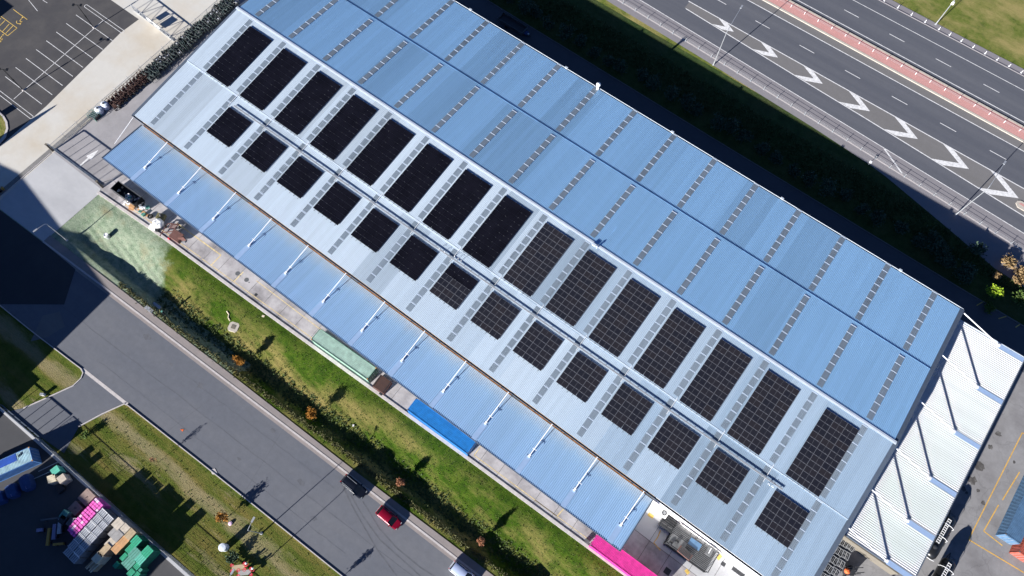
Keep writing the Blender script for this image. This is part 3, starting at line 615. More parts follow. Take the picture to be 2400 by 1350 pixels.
for i in range(15):
    x = SX[i]+.82 if i < 14 else 25.05
    k = 'black' if i < 8 else 'framed'
    lb = f'large {"all-black" if k=="black" else "grey-gridded"} solar array in the upper row by the ridge, ' + ('at the far right end' if i == 14 else 'at the far left end' if i == 0 else f'{ORD[i]} from the left end')
    array(x, 37.35, 12, lambda r: k, lb, .13)
for i in range(1, 15):
    x = SX[i]+.82 if i < 14 else 25.1
    k = 'black' if i < 7 else 'framed'
    lb = f'small {"all-black" if k=="black" else "grey-gridded"} solar array in the lower row near the canopy, ' + ('at the far right end' if i == 14 else 'at the far left end' if i == 1 else 'half black and half gridded' if i == 7 else f'{ORD[i-1]} from the left end')
    array(x, 28.5, 6, (lambda r: 'framed' if r < 4 else 'black') if i == 7 else (lambda r: k), lb, 0)
ct = empty('cable_tray', (0,0,0), 0, 'long low cable tray running across the roof between the two rows of solar arrays', 'cable tray')
MB().box((-30.6,35.20,roofz(35.2)+.30),(113,.26,.09)).build('tray', M['galv'], ct)
b = MB()
for k in range(76): b.box((-87+k*1.5,35.2,roofz(35.2)+.14),(.06,.22,.26))
b.build('tray_foot', M['galv'], ct)['kind'] = 'stuff'
for i in range(1, 15): x = SX[i]+.45; MB().bar((x,34.5,roofz(34.5)+.12),(x,37.6,roofz(37.6)+.22),.05,.05).build('conduit', M['white_steel'], ct)
for px, py in ((1030,583),(1042,590),(1066,601),(1074,606),(1081,611),(1801,1134),(1809,1139)):
    c = G(px, py, 9.3); z = roofz(c.y)+.03; MB().tube([(c.x,c.y,z),(c.x,c.y,z+.55),(c.x+.1,c.y-.12,z+.70),(c.x+.2,c.y-.24,z+.55)], .035, 6).build('gooseneck_conduit', M['white_steel'], ct)
# ------------------------------------------------------------------ buildings just outside the picture whose shadows fall into it
def shed(name, label, poly, h, mat, ridge=None):
    t = empty(name, (0,0,0), 0, label, 'building'); MB().prism(poly, -.05, h).build('wall', M[mat], t); return t
a = empty('gabled_warehouse', (0,0,0), 0, 'tall gabled warehouse across the road on the far left, throwing the large shadow', 'building')
xa, xm, xb, y0, y1 = -154.0, -121.6, -88.9, -31.2, -80.0; he, hr = 9.95, 12.1
q = MB(); pr = [(xa,0),(xb,0),(xb,he),(xm,hr),(xa,he)]
q.add([(x,y0,z) for x,z in pr]+[(x,y1,z) for x,z in pr], [(0,1,2,3,4)[::-1],(5,6,7,8,9),(0,5,6,1),(1,6,7,2),(4,9,5,0)]); q.build('wall', M['wall_grey'], a)
q = MB()
for s in (0,1):
    p = ((xb+.3,he-.02),(xm,hr+.03)) if s == 0 else ((xm,hr+.03),(xa-.3,he-.02))
    q.add([(x,y,z+.05) for y in (y0+.05,y1) for x,z in p], [(0,1,3,2)])
q.build('roof', M['canopy'], a)
shed('lean_to', 'low lean-to beside the gabled warehouse on the far left', [(-88.2,-45),(-83.4,-45),(-83.4,-31.4),(-88.2,-31.4)], 3.7, 'wall_grey')
shed('stock_shed', 'long stock shed beyond the bottom edge, shading the pallet yard', [(-75.4,-95),(-49.9,-95),(-49.9,-60),(-75.4,-60)], 12.2, 'wall_grey')
shed('office_block', 'office block beyond the car park at the upper left edge', [(-190,1.6),(-150.4,1.6),(-150.4,13.5),(-190,13.5)], 5.3, 'wall_grey')
py = empty('pylon_sign', (-126.2,-7.0,0), 0, 'tall tapered pylon sign beyond the left edge beside the apron', 'sign'); q = MB(); q.add([(-1.9,-.2,0),(1.9,-.2,0),(1.9,.2,0),(-1.9,.2,0),(-.1,-.2,8.6),(.1,-.2,8.6),(.1,.2,8.6),(-.1,.2,8.6)], [(3,2,1,0),(4,5,6,7),(0,1,5,4),(1,2,6,5),(2,3,7,6),(3,0,4,7)]); q.build('panel', M['wall'], py)

t = empty('sign_board', (-130.5,-1.0,0), 0, 'sign board on two posts beyond the left edge of the car park', 'sign'); MB().box((0,0,4.35),(1.5,.12,.85)).build('panel', M['wall'], t)
for s in (-.6,.6): MB().tube([(s,0,0),(s,0,3.95)],.05,6).build('post', M['galv'], t)
# ------------------------------------------------------------------ lamps
def street_lamp(name, base, h, lum, label, mat='galv', r0=.10, r1=.06, group=None, heads=None):
    b = Vector(base); t = empty(name, b, 0, label, 'street lamp', group); l = Vector(lum)-b
    MB().lathe([(.24,0),(.24,.06),(.14,.08),(.12,.9),(.1,.95)], n=10).build('base', M[mat], t)
    MB().tube([(0,0,.0),(0,0,h)], r0, 8, r2=r1).build('pole', M[mat], t)
    d = Vector((l.x,l.y,0)); L_ = d.length; d.normalize()
    MB().tube([(0,0,h-.05),d*(L_*.08)+Vector((0,0,h+.25*(l.z-h)+.1)),d*(L_*.5)+Vector((0,0,h+.65*(l.z-h)+.1)),l-d*.3], r1, 7, r2=.04).build('arm', M[mat], t)
    hd = MB().box((0,0,0),(.85,.30,.14)).box((.05,0,-.08),(.5,.22,.05)).build('lamp_head', M[mat], t); hd.location = l; hd.rotation_euler = (0,0,math.atan2(d.y,d.x))
    return t
street_lamp('street_lamp', G(1672,152), 9.5, G(1738,16,10.3), 'tall grey highway lamp nearer the middle of the picture, arm over the first chevron', group='highway lamps')
street_lamp('street_lamp', G(2240,503), 9.9, G(2355,381,10.6), 'tall grey highway lamp nearer the right edge, its arm over the last chevron', group='highway lamps')
street_lamp('street_lamp', G(2193,57), 9.5, G(2262,-40,10.3), 'grey highway lamp standing on the far grass bank at the top right', group='highway lamps')
MB().box((0,0,0),(.5,.5,.5)).build('control_box', M['wall'], bpy.data.objects['street_lamp.002']).location = (.1,0,6.2)
street_lamp('street_lamp', G(613,1250), 6.7, G(593,1218,7.1), 'slim grey street lamp on the dry grass verge south of the road', r0=.08, r1=.05)
street_lamp('street_lamp', (*G(157,563)[:2],-.05), 6.6, G(83,540,6.9), 'slim grey street lamp with a curved arm beside the concrete driveway', r0=.08, r1=.05)
street_lamp('street_lamp', G(566,1366), 6.7, G(545,1340,7.0), 'slim grey street lamp past the bottom edge, its shadow crossing the road', r0=.08, r1=.05)
for b_, lb in ((G(220,65),'black twin-headed car park lamp nearer the top edge'), (G(55,212),'black twin-headed car park lamp nearer the left edge')):
    t = empty('car_park_lamp', b_, 0, lb, 'lamp post', 'car park lamps')
    MB().lathe([(.2,0),(.2,.25),(.09,.3)], n=10).build('base', M['kerb'], t)
    p = MB().tube([(0,0,0),(0,0,6.5)], .10, 8, r2=.07); p.lathe([(.14,0),(.14,.5)], (0,0,3.0), 8); p.build('pole', M['black'], t)
    MB().box((0,0,6.45),(1.5,.08,.08), rz=.6).build('crossarm', M['black'], t)
    for s in (-1,1): MB().box((s*.75*math.cos(.6), s*.75*math.sin(.6), 6.45),(.4,.6,.12), rz=.6).build('lamp_head', M['black'], t)

# ------------------------------------------------------------------ fences and barriers
def barrier(label, pts, h, mat, name='wire_barrier', lean=0.0, w=.075, wires=(.45,.75), wm='galv'):
    t = empty(name, (*pts[0],0), 0, label, 'barrier')
    pm_ = MB().box((0,lean*h/2,h/2),(w,w,h)).box((0,0,.03),(.34,.34,.06)).mesh('post', M[mat])
    for p in pts: o = link('post', pm_, t); o.location = (p[0]-pts[0][0], p[1]-pts[0][1], 0)
    for z in wires:
        a, c = pts[0], pts[-1]; q = MB()
        for i in range(len(pts)-1): q.bar((pts[i][0]-a[0],pts[i][1]-a[1],z),(pts[i+1][0]-a[0],pts[i+1][1]-a[1],z),.025)
        q.build('cable', M[wm], t)
    return t
barrier('wire rope barrier with white posts on the near side of the highway', [(x, lerp(FEN,x)) for x in np.arange(-63.2,75,3.14)], .85, 'galv')
barrier('wire rope barrier with white posts along the red central median', [(x, 126.15) for x in np.arange(-50.4,75,3.17)], .80, 'white_steel')
barrier('row of short white marker posts along the far kerb of the highway', [(x, 139.75) for x in list(np.arange(-35,9,3.13))+list(np.arange(11.2,70,2.62))], .8, 'white_steel', 'marker_posts', wires=())
structure('mowing_strip', band(L(FEN,-.16), L(FEN,.16), HX, .012), M['kerb'])
c = G(2035,386); t = empty('marker_sign', c, 0, 'small white square sign on a post in the shaded grass by the highway', 'sign'); MB().tube([(0,0,0),(0,0,1.0)],.04,6).build('post', M['galv'], t); MB().box((0,0,1.0),(.5,.5,.06)).build('sign_face', M['white_steel'], t)
def mesh_fence(label, pts, h, n_post=3.0, name='mesh_fence', pitch=.16, mat='galv', top=True, outrig=False, post_r=.035):
    t = empty(name, (*pts[0],0), 0, label, 'fence'); o0 = Vector((*pts[0],0))
    pm_ = MB().tube([(0,0,0),(0,0,h)]+([(-.25,0,h+.35)] if outrig else []), post_r, 6).mesh('post', M[mat]); w_ = MB()
    for a, c in zip(pts[:-1], pts[1:]):
        a = Vector((*a,0)); c = Vector((*c,0)); L_ = (c-a).length; n = max(1, round(L_/n_post))
        for k in range(n+1): o = link('post', pm_, t); o.location = a+(c-a)*k/n-o0
        if top: MB().bar(a-o0+Vector((0,0,h)), c-o0+Vector((0,0,h)), .05).build('top_rail', M[mat], t)
        m_ = int(L_/pitch)
        for k in range(m_): p = a+(c-a)*(k+.5)/m_-o0; w_.bar((p.x,p.y,.08),(p.x,p.y,h),.012,.012)
        for k in range(int(h/.2)): z = .15+k*.2; w_.bar((*(a-o0)[:2],z),(*(c-o0)[:2],z),.012,.012)
    w_.build('wire_mesh', M[mat], t)['kind'] = 'stuff'; return t
mesh_fence('wire mesh fence on posts between the pale apron and the warehouse yard', [(-114.5,10.2),(-114.3,33),(-114.2,60),(-113.8,90)], 1.5, 3.1, outrig=True)
mesh_fence('wire mesh security fence along the pallet yard south of the road', [(-73.2,-27.5),(-60,-27.6),(-45,-27.5),(-20,-27.2)], 2.0, 3.0, pitch=.10)
mesh_fence('wire mesh fence at the left end of the pallet yard beside the dark verge', [(-96,-28.0),(-83.2,-28.0)], 2.0, 3.0, pitch=.10)
structure('yard_beam', ribbon([(-100,-28.3),(-73,-28.2),(-38,-28.1),(0,-27.6)], .42, -.05, .16), M['conc_white'])
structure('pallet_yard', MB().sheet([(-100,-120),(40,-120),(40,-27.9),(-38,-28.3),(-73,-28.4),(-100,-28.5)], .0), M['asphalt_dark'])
def gate(label, a, b, h, bars, mat='steel_mid', brace=False, signs=()):
    a = Vector((*a,0)); b = Vector((*b,0)); t = empty('sliding_gate', a, 0, label, 'gate'); v = b-a
    for z, w_ in ((.12,.16),(h,.12)): MB().bar(Vector((0,0,z)), v+Vector((0,0,z)), w_).build('rail', M[mat], t)
    for k in range(bars+1): p = v*k/bars; MB().bar(p+Vector((0,0,.12)), p+Vector((0,0,h)), .10).build('upright', M[mat], t)
    if brace:
        for k in range(bars):
            p, q_ = v*k/bars, v*(k+1)/bars
            MB().bar(p+Vector((0,0,.15 if k%2 else h)), q_+Vector((0,0,h if k%2 else .15)), .09).build('brace', M[mat], t)
    for k, (f, w_, hh, z) in enumerate(signs): MB().box((v.x*f, v.y*f+.06, z),(w_,.04,hh)).build('sign_board', M['wall'], t)
    return t
gate('long steel sliding gate closed across the concrete driveway', (-114.3,10.3), (-101.2,10.5), 2.3, 8, 'barge')
gate('white braced sliding gate at the top left between car park and apron', (-127.2,42.6), (-115.0,42.0), 1.75, 8, 'galv', True, ((.42,1.3,.9,1.0),(.60,1.7,1.1,.9)))
gate('dark steel sliding gate at the bottom left yard entrance', (-83.0,-27.7), (-73.6,-27.5), 2.0, 6, 'barge')
for x, y, lb in ((-114.4,10.0,'concrete gate post at the apron end of the driveway gate'),(-100.9,10.3,'concrete gate post at the warehouse end of the driveway gate')): tag(MB().box((x,y,1.15),(.32,.32,2.3)).box((x,y,2.33),(.42,.42,.06)).build('gate_post', M['wall_conc'], None), lb, 'gate post')
for pts, lb in (([(-101.0,10.6),(-100.2,12.2),(-99.2,12.4)],'bent tube guard rail at the inner end of the driveway gate'),([(-100.4,14.9),(-99.2,14.9),(-99.2,16.2)],'bent tube guard rail beside the open black skip')):
    tag(MB().tube([(pts[0][0],pts[0][1],0)]+[(x,y,1.0) for x,y in pts]+[(pts[-1][0],pts[-1][1],0)], .06, 6).build('guard_rail', M['steel_mid']), lb, 'guard rail')
q = ribbon([(-107.8,10.8),(-107.8,13.2)], .35, .021, .021); q.sheet([(-108.5,13.0),(-107.1,13.0),(-107.7,15.4)], .0214); structure('painted_arrow', q, M['paint'])

# ------------------------------------------------------------------ plants
def foliage(n, rx, ry, rz, size, clumps=14, seed=1, flat=.0, hollow=.45):
    """leaf-sized faces gathered in clumps through the crown's volume"""
    g = np.random.default_rng(seed); b = MB()
    cd = g.normal(size=(clumps,3)); cd /= np.linalg.norm(cd,axis=1)[:,None]; cd *= (hollow+(1-hollow)*g.random((clumps,1)))*.82
    for i in range(n):
        c = cd[g.integers(clumps)]+g.normal(size=3)*.20; p = np.array([c[0]*rx, c[1]*ry, c[2]*rz])
        u = g.normal(size=3); u /= np.linalg.norm(u); v = np.cross(u, g.normal(size=3)); v /= np.linalg.norm(v)+1e-6
        s = size*(.6+.8*g.random()); v *= .6
        b.add([p-u*s, p-v*s, p+u*s, p+v*s], [(0,1,2,3)])
    return b
def plant(name, loc, h, r, leaf, label, cat, group=None, seed=1, n=420, size=.16, trunk=.06, crown_h=None, limbs=4, rz=0):
    t = empty(name, loc, rz, label, cat, group); ch = crown_h or h*.5
    key = (r, ch, n, size, leaf, seed)
    if key not in FOL: FOL[key] = foliage(n, r, r, ch/2, size, 16, seed).mesh('crown', M[leaf])
    o = link('crown', FOL[key], t); o.location = (0,0,h-ch/2)
    g = random.Random(seed); q = MB().tube([(0,0,0),(.03,0,h*.4),(0,.03,h*.85)], trunk, 6, r2=trunk*.35)
    for k in range(limbs):
        a = g.uniform(0,6.28); z = h*g.uniform(.35,.6); q.tube([(0,0,z),(r*.5*math.cos(a),r*.5*math.sin(a),z+ch*.25),(r*.75*math.cos(a),r*.75*math.sin(a),z+ch*.42)], trunk*.5, 5, r2=.008)
    q.build('trunk', M['bark'], t); return t
FOL = {}
def gz(p): return ground_z(p.x, p.y)
for (u, v), r, leaf, h, lb in (((560,842),.85,'leaf_orange',3.5,'bright orange young tree nearest the hydroseeded bank'),((730,970),.95,'leaf_orange',3.5,'bright orange young tree in the swale opposite the pale green container'),
        ((937,1130),.66,'leaf_rust',3.3,'small rust-pink young tree in the swale opposite the red hatchback'),((1128,1270),.64,'leaf_rust',3.4,'small rust-pink young tree in the swale above the silver car')):
    c = G(u, v, 1.4); plant('sapling', (c.x, c.y, gz(c)), h, r, leaf, lb, 'young tree', 'autumn saplings along the swale', int(u), 1700, .10, crown_h=2.3)
c = G(523,1214,1.2); plant('sapling', (c.x,c.y,-.03), 3.3, .95, 'leaf_orange', 'thin orange young tree on the dry south verge beside a pale stump', 'young tree', None, 5, 460, .14, crown_h=2.4)
c = G(372,1083,0); plant('sapling', (c.x,c.y,-.03), 3.4, .5, 'leaf_rust', 'nearly bare young tree on the south verge with a wispy shadow', 'young tree', None, 6, 90, .10, .035, crown_h=2.6, limbs=9)
c = G(776,1377,0); plant('sapling', (c.x,c.y,-.03), 3.2, .6, 'leaf_rust', 'young tree at the bottom edge on the south verge', 'young tree', None, 8, 160, .12, crown_h=2.2)
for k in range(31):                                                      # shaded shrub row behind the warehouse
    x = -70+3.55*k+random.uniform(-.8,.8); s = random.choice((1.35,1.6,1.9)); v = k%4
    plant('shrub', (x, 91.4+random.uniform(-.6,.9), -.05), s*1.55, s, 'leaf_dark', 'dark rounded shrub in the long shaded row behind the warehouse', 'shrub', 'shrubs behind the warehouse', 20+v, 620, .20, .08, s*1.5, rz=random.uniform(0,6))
for k, (u, v, r, leaf, h, lb) in enumerate(((2364,612,1.6,'leaf_tan',1.6,'tan flax clump closest to the highway barrier at the right edge'),(2398,640,1.5,'leaf_tan',1.5,'tan flax clump cut by the right edge below the shoulder'),(2338,645,.8,'leaf_tan',1.0,'small pale tan tuft in the shaded bed left of the flax'),
        (2388,655,1.0,'leaf_tan',1.2,'olive tan clump between the flax and the lime green shrub'),(2333,683,1.25,'leaf_lime',2.6,'bright lime green shrub at the right edge'),(2393,700,1.6,'leaf_mid',2.0,'mid green shrub at the right edge below the flax'),
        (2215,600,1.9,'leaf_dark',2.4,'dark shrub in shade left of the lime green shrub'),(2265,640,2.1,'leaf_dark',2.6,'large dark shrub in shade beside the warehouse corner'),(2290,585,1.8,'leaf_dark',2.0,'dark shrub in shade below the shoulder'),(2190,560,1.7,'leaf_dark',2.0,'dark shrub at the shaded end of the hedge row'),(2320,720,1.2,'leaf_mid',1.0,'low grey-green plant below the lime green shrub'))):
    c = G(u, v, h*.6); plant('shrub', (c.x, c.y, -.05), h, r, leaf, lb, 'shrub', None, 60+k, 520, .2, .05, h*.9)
c = G(545,1305,.5); plant('shrub', (c.x,c.y,-.03), 1.7, 1.15, 'leaf_dark', 'dark leafy bush beside the pale water tank on the south verge', 'shrub', None, 90, 500, .14, .05, 1.6)
c = G(200,1020,.5); plant('shrub', (c.x,c.y,-.03), 1.3, .9, 'leaf_mid', 'low green bush on the verge beside the yard driveway', 'shrub', None, 91, 300, .14, .04, 1.2)
def tufts(name, pts, hgt, spread, mat, blades=4):
    g = np.random.default_rng(len(pts)); b = MB(); V = []; F = []
    for i, (x, y, z, s) in enumerate(pts):
        for k in range(blades):
            a = g.random()*6.283; l = spread*s*(.5+g.random()); h = hgt*s*(.5+g.random()); dx, dy = math.cos(a), math.sin(a); n = len(V); w_ = .05*s+.02
            V += [(x-dy*w_,y+dx*w_,z-.03),(x+dy*w_,y-dx*w_,z-.03),(x+dx*l+dy*w_*.6,y+dy*l-dx*w_*.6,z+h),(x+dx*l-dy*w_*.6,y+dy*l+dx*w_*.6,z+h)]; F.append((n,n+1,n+2,n+3))
    b.v = V; b.f = F; b.mi = [0]*len(F); o = b.build(name, M[mat]); o['kind'] = 'stuff'; return o
P1, P2, P3 = [], [], []
for i in range(3200):                                                    # rough growth in the swale
    x = random.uniform(-77,30); r = lerp(RIDGE_Y,x); d = random.betavariate(2.0,2.0)*4.4+.5; y = r+d
    P1.append((x,y,ground_z(x,y),random.uniform(.6,1.5)))
for i in range(3500):                                                    # dry ridge beside the footpath
    x = random.uniform(-84,30); y = lerp(RIDGE_Y,x)+random.gauss(-.1,.28); P2.append((x,y,ground_z(x,y),random.uniform(.5,1.1)))
for i in range(3000):
    x = random.uniform(-76,20); y = random.uniform(lerp(RIDGE_Y,x)+4, lerp(WALL_Y,x)-.4); P3.append((x,y,ground_z(x,y),random.uniform(.3,.9)))
for i in range(900):
    x = random.uniform(-72,-15); y = random.uniform(-27, lerp(KERB_S,x)-.2)
    if not (-86 < x < -66.5 and y > -26): P3.append((x,y,-.03,random.uniform(.4,1.0)))
tufts('swale_growth', P1, .13, .18, 'tuft'); tufts('dry_grass', P2, .22, .12, 'tuft_pale'); M['tuft_lawn'] = leaf_mat('lawn_tuft', (.045,.085,.014), (.11,.14,.035)); tufts('lawn_grass_tufts', P3, .10, .12, 'tuft_lawn')
P4 = []
for i in range(5000):
    x = random.uniform(-70,45); y = random.uniform(93,99)
    if y < lerp(FEN,x)+lerp(STRIP,x)-.2: P4.append((x,y,-.03,random.uniform(.4,1.2)))
tufts('rank_grass', P4, .35, .25, 'tuft')
# ------------------------------------------------------------------ cars
def car(loc, rz, col, label, kind='hatch', roof_col=None, rails=False, metal=0.3):
    t = empty('parked_car', loc, rz, label, 'car', 'cars parked along the kerb')
    pm_ = paint('car_paint_'+kind+str(len(bpy.data.materials)), col, .22, metal); rp = pm_ if roof_col is None else paint('car_roof_'+str(len(bpy.data.materials)), roof_col, .25, .3)
    Lh, Wh = (2.25,.90) if kind == 'suv' else (2.18,.86)
    belt, top = (1.02,1.68) if kind == 'suv' else (.92,1.46)
    def loft(st, n=12):
        """stations: x, half width, z low, z high, edge rounding"""
        vs = []
        for x, wd, zl, zh, e in st:
            for yy, zz in ((-wd*.92,zl),(-wd,zl+.12),(-wd,zh-e*1.6),(-wd+e*.5,zh-e*.5),(-wd+e*1.8,zh),(wd-e*1.8,zh),(wd-e*.5,zh-e*.5),(wd,zh-e*1.6),(wd,zl+.12),(wd*.92,zl)): vs.append((x,yy,zz))
        k = 10; N = len(st); fs = [(i*k+j,(i+1)*k+j,(i+1)*k+(j+1)%k,i*k+(j+1)%k)[::-1] for i in range(N-1) for j in range(k)]
        fs += [tuple(range(k))[::-1], tuple(range((N-1)*k,N*k))]; return vs, fs
    hx = .95 if kind != 'suv' else 1.0
    b = MB(); b.add(*loft([(-Lh,Wh*.80,.36,.72,.06),(-Lh+.12,Wh*.95,.26,belt-.06,.08),(-Lh+.5,Wh,.22,belt,.08),(-.4,Wh,.20,belt,.08),(hx-.1,Wh,.20,belt-.02,.08),(hx+.35,Wh*.99,.22,belt-.10,.10),(Lh-.25,Wh*.93,.24,belt-.22,.12),(Lh-.05,Wh*.78,.30,belt-.34,.10),(Lh,Wh*.66,.36,.56,.05)]))
    b.build('body', pm_, t, smooth=False)
    rear = -Lh+.16 if kind != 'sedan' else -Lh+.75
    ra, rb, fa, fb = rear, rear+(.30 if kind == 'suv' else .50), hx-.55, hx+.30     # glasshouse: base and roof ends
    g = MB(); wb, wt = Wh*.93, Wh*.74
    g.add([(ra,-wb,belt-.06),(fb,-wb,belt-.08),(fb,wb,belt-.08),(ra,wb,belt-.06),(rb,-wt,top-.05),(fa,-wt,top-.05),(fa,wt,top-.05),(rb,wt,top-.05)], [(4,5,6,7),(0,1,5,4),(2,3,7,6)]); g.build('side_window', M['glass'], t)
    g = MB().add([(fb,-wb,belt-.08),(fb,wb,belt-.08),(fa,wt,top-.05),(fa,-wt,top-.05)], [(0,1,2,3)]); g.build('windscreen', M['glass'], t)
    g = MB().add([(ra,-wb,belt-.06),(ra,wb,belt-.06),(rb,wt,top-.05),(rb,-wt,top-.05)], [(3,2,1,0)]); g.build('rear_window', M['glass'], t)
    r_ = MB(); vs = []; xs = np.linspace(rb-.03, fa+.04, 6)
    for i, x in enumerate(xs):
        cz = top-.05+.07*math.sin(math.pi*(i+.6)/6.2)
        for yy, dz in ((-wt-.02,-.04),(-wt*.85,.02),(0,.045),(wt*.85,.02),(wt+.02,-.04)): vs.append((x,yy,cz+dz))
    r_.add(vs, [(i*5+j,(i+1)*5+j,(i+1)*5+j+1,i*5+j+1) for i in range(5) for j in range(4)]); r_.build('roof', rp, t, smooth=True)
    for s in (-1,1):
        for (xa,ya,za),(xc,yc,zc) in (((fb,s*wb,belt-.08),(fa,s*wt,top-.04)),((ra,s*wb,belt-.06),(rb,s*wt,top-.04)),((-.25,s*wb,belt-.06),(-.2,s*wt,top-.04))): MB().bar((xa,ya*1.005,za),(xc,yc*1.01,zc),.07,.06).build('pillar', pm_, t)
        MB().box((hx-.1,s*(Wh+.10),belt+.02),(.16,.22,.14)).build('mirror', pm_, t)
        MB().box((Lh-.16,s*Wh*.64,belt-.35),(.22,.30,.12)).build('headlight', M['galv'], t)
        MB().box((-Lh+.07,s*Wh*.74,belt-.18),(.12,.20,.22)).build('tail_light', M['tail'], t)
        if rails: MB().bar((rb+.1,s*wt*.9,top+.06),(fa-.1,s*wt*.9,top+.06),.05).build('roof_rail', M['galv'], t)
        for x in (-Lh+.80, Lh-.78):
            w_ = MB(); n = 16; y0, y1 = s*(Wh-.20), s*(Wh+.012)
            w_.add([(x+.33*math.cos(2*math.pi*k/n), yy, .33+.33*math.sin(2*math.pi*k/n)) for yy in (y0,y1) for k in range(n)], [(k,(k+1)%n,n+(k+1)%n,n+k) for k in range(n)]+[tuple(range(n)),tuple(range(n,2*n))]); wo = w_.build('wheel', M['tyre'], t)
            MB().add([(x+.2*math.cos(2*math.pi*k/10), s*(Wh+.02), .33+.2*math.sin(2*math.pi*k/10)) for k in range(10)], [tuple(range(10))]).build('rim', M['galv'], wo)
    MB().box((-Lh+.02,0,.46),(.14,Wh*1.7,.20)).build('bumper', pm_ if kind != 'hatch' else M['white_steel'], t); MB().box((Lh-.06,0,.42),(.18,Wh*1.4,.18)).build('bumper', M['black'], t)  # hatch rear bumper white: the bright reflection on the tail, put into the colour
    return t
M['tail'] = plain('tail_light', (.35,.01,.01), .2)
for (u, v), rz, col, lb, kd, rc, rl in (((829,1140),-.01,(.010,.013,.022),'dark navy station wagon with roof rails, nearest the lamp shadow on the road','suv',None,True),((911,1213),-.02,(.22,.004,.022),'dark red hatchback parked behind the navy wagon','hatch',None,False),
        ((1085,1345),-.01,(.60,.63,.70),'silver car with a pale roof cut by the bottom edge','suv2',(.50,.58,.80),False),((1203,1424),-.01,(.12,.12,.13),'grey car just below the bottom edge, only its shadow in view','hatch3',None,False)):
    c = G(u, v, .8); car((c.x,c.y,.0), rz, col, lb, kd.rstrip('23'), rc, rl)
# ------------------------------------------------------------------ containers
def container(loc, rz, length, mat, label, roof=None, group=None, doors='+', frame=None, castm='steel_mid'):
    t = empty('shipping_container', loc, rz, label, 'container', group); H, W_ = 2.59, 2.44; hl = length/2; fm = frame or mat
    n = int((length-.3)/.28)
    for s in (-1,1):
        vs = []; 
        for i in range(n+1):
            x = -hl+.15+(length-.3)*i/n
            for dx, dy in ((0,0),(.09,0),(.13,-.07),(.23,-.07)):
                if x+dx <= hl-.12: vs += [(x+dx, s*(W_/2-.02+dy), .14), (x+dx, s*(W_/2-.02+dy), H-.10)]
        k = len(vs)//2; MB().add(vs, [((2*i,2*i+2,2*i+3,2*i+1) if s < 0 else (2*i+1,2*i+3,2*i+2,2*i)) for i in range(k-1)]).build('side_wall', M[mat], t)
    vs = []; m_ = int((length-.2)/.21)
    for i in range(m_+1):
        x = -hl+.1+(length-.2)*i/m_
        for dx, dz in ((0,0),(.08,0),(.10,-.05),(.17,-.05)):
            if x+dx <= hl-.08: vs += [(x+dx,-W_/2+.07,H-.02+dz),(x+dx,W_/2-.07,H-.02+dz)]
    k = len(vs)//2; MB().add(vs, [(2*i,2*i+2,2*i+3,2*i+1) for i in range(k-1)]).build('roof_panel', M[roof or mat], t)
    f = MB()
    for s in (-1,1):
        f.box((0,s*(W_/2-.04),H-.05),(length,.08,.11)); f.box((0,s*(W_/2-.04),.09),(length,.08,.16))
        f.box((s*(hl-.05),0,H-.05),(.1,W_-.16,.11)); f.box((s*(hl-.05),0,.09),(.1,W_-.16,.16))
        for q in (-1,1): f.box((s*(hl-.06),q*(W_/2-.06),H/2),(.12,.12,H-.22))
    f.build('frame', M[fm], t)
    for s in (-1,1):
        for q in (-1,1): MB().box((s*(hl-.09),q*(W_/2-.08),H-.045),(.19,.17,.13)).build('corner_casting', M[castm], t)
    s = 1 if doors == '+' else -1
    for q in (-1,1):
        d = MB().box((s*(hl-.02),q*.57,1.27),(.05,1.1,2.2)).build('door', M[fm], t)
        for yy in (.25,.85): MB().tube([(s*(hl+.03),q*yy,.2),(s*(hl+.03),q*yy,2.4)], .025, 6).build('locking_bar', M['galv'], d)
    MB().box((-s*(hl-.03),0,1.3),(.04,2.2,2.3)).build('end_wall', M[mat], t); MB().box((0,0,.1),(length-.3,2.2,.06)).build('floor', M['steel_dark'], t)
    return t
for nm, col in (('c_green',(.33,.47,.40)),('c_green_trim',(.05,.13,.09)),('c_blue',(.012,.17,.48)),('c_blue_trim',(.02,.06,.16)),('c_pink',(.60,.035,.26)),('c_pale',(.50,.68,.72)),('c_mid',(.06,.16,.36)),('c_patch',(.012,.07,.36)),('c_steelblue',(.07,.145,.25)),('c_red',(.33,.075,.05)),('c_orange',(.45,.22,.06))): M[nm] = plain(nm, col, .55, 0, .22, 1.1)
container((-42.75,12.62,.03), R(2.0), 12.19, 'c_green', 'pale green corrugated shipping container with rusty ends beside the front canopy', None, None, '+', 'c_green_trim', 'c_orange')
container((-22.05,12.98,.03), R(1.1), 12.19, 'c_blue', 'bright blue corrugated shipping container beside the front canopy', None, None, '+', 'c_blue')
container((13.85,13.45,.03), R(.6), 12.19, 'c_pink', 'hot pink corrugated shipping container at the end of the front canopy', None, None, '-', 'c_pink')
tag(MB().box((7.1,12.55,.55),(.7,.5,1.0)).box((7.1,12.55,1.08),(.8,.6,.06)).build('control_cabinet', M['steel_mid']), 'small grey control cabinet at the left end of the pink container', 'cabinet')
e = G(71,1064,2.6); an = R(243.5); cc = container((e.x+6.0*math.cos(an), e.y+6.0*math.sin(an), 0), an, 12.19, 'c_mid', 'faded blue and white shipping container at the lower left by the yard gate', 'c_pale', None, '-', 'c_mid', 'c_orange')
MB().add([(x,y,2.60) for x,y in ((-3.9,-1.1),(5.5,-1.1),(5.5,.1),(-3.9,.1))], [(0,1,2,3)]).build('painted_patch', M['c_patch'], cc)
q = MB()
for k, (dx, w_) in enumerate(((0,.5),(.32,.7),(.6,.4),(.95,.55),(1.25,.3))): q.box((-4.9+dx*.55,-.72+.05*k,2.60),(.10,w_*.8,.012))
q.build('lettering', M['black'], cc)['kind'] = 'stuff'
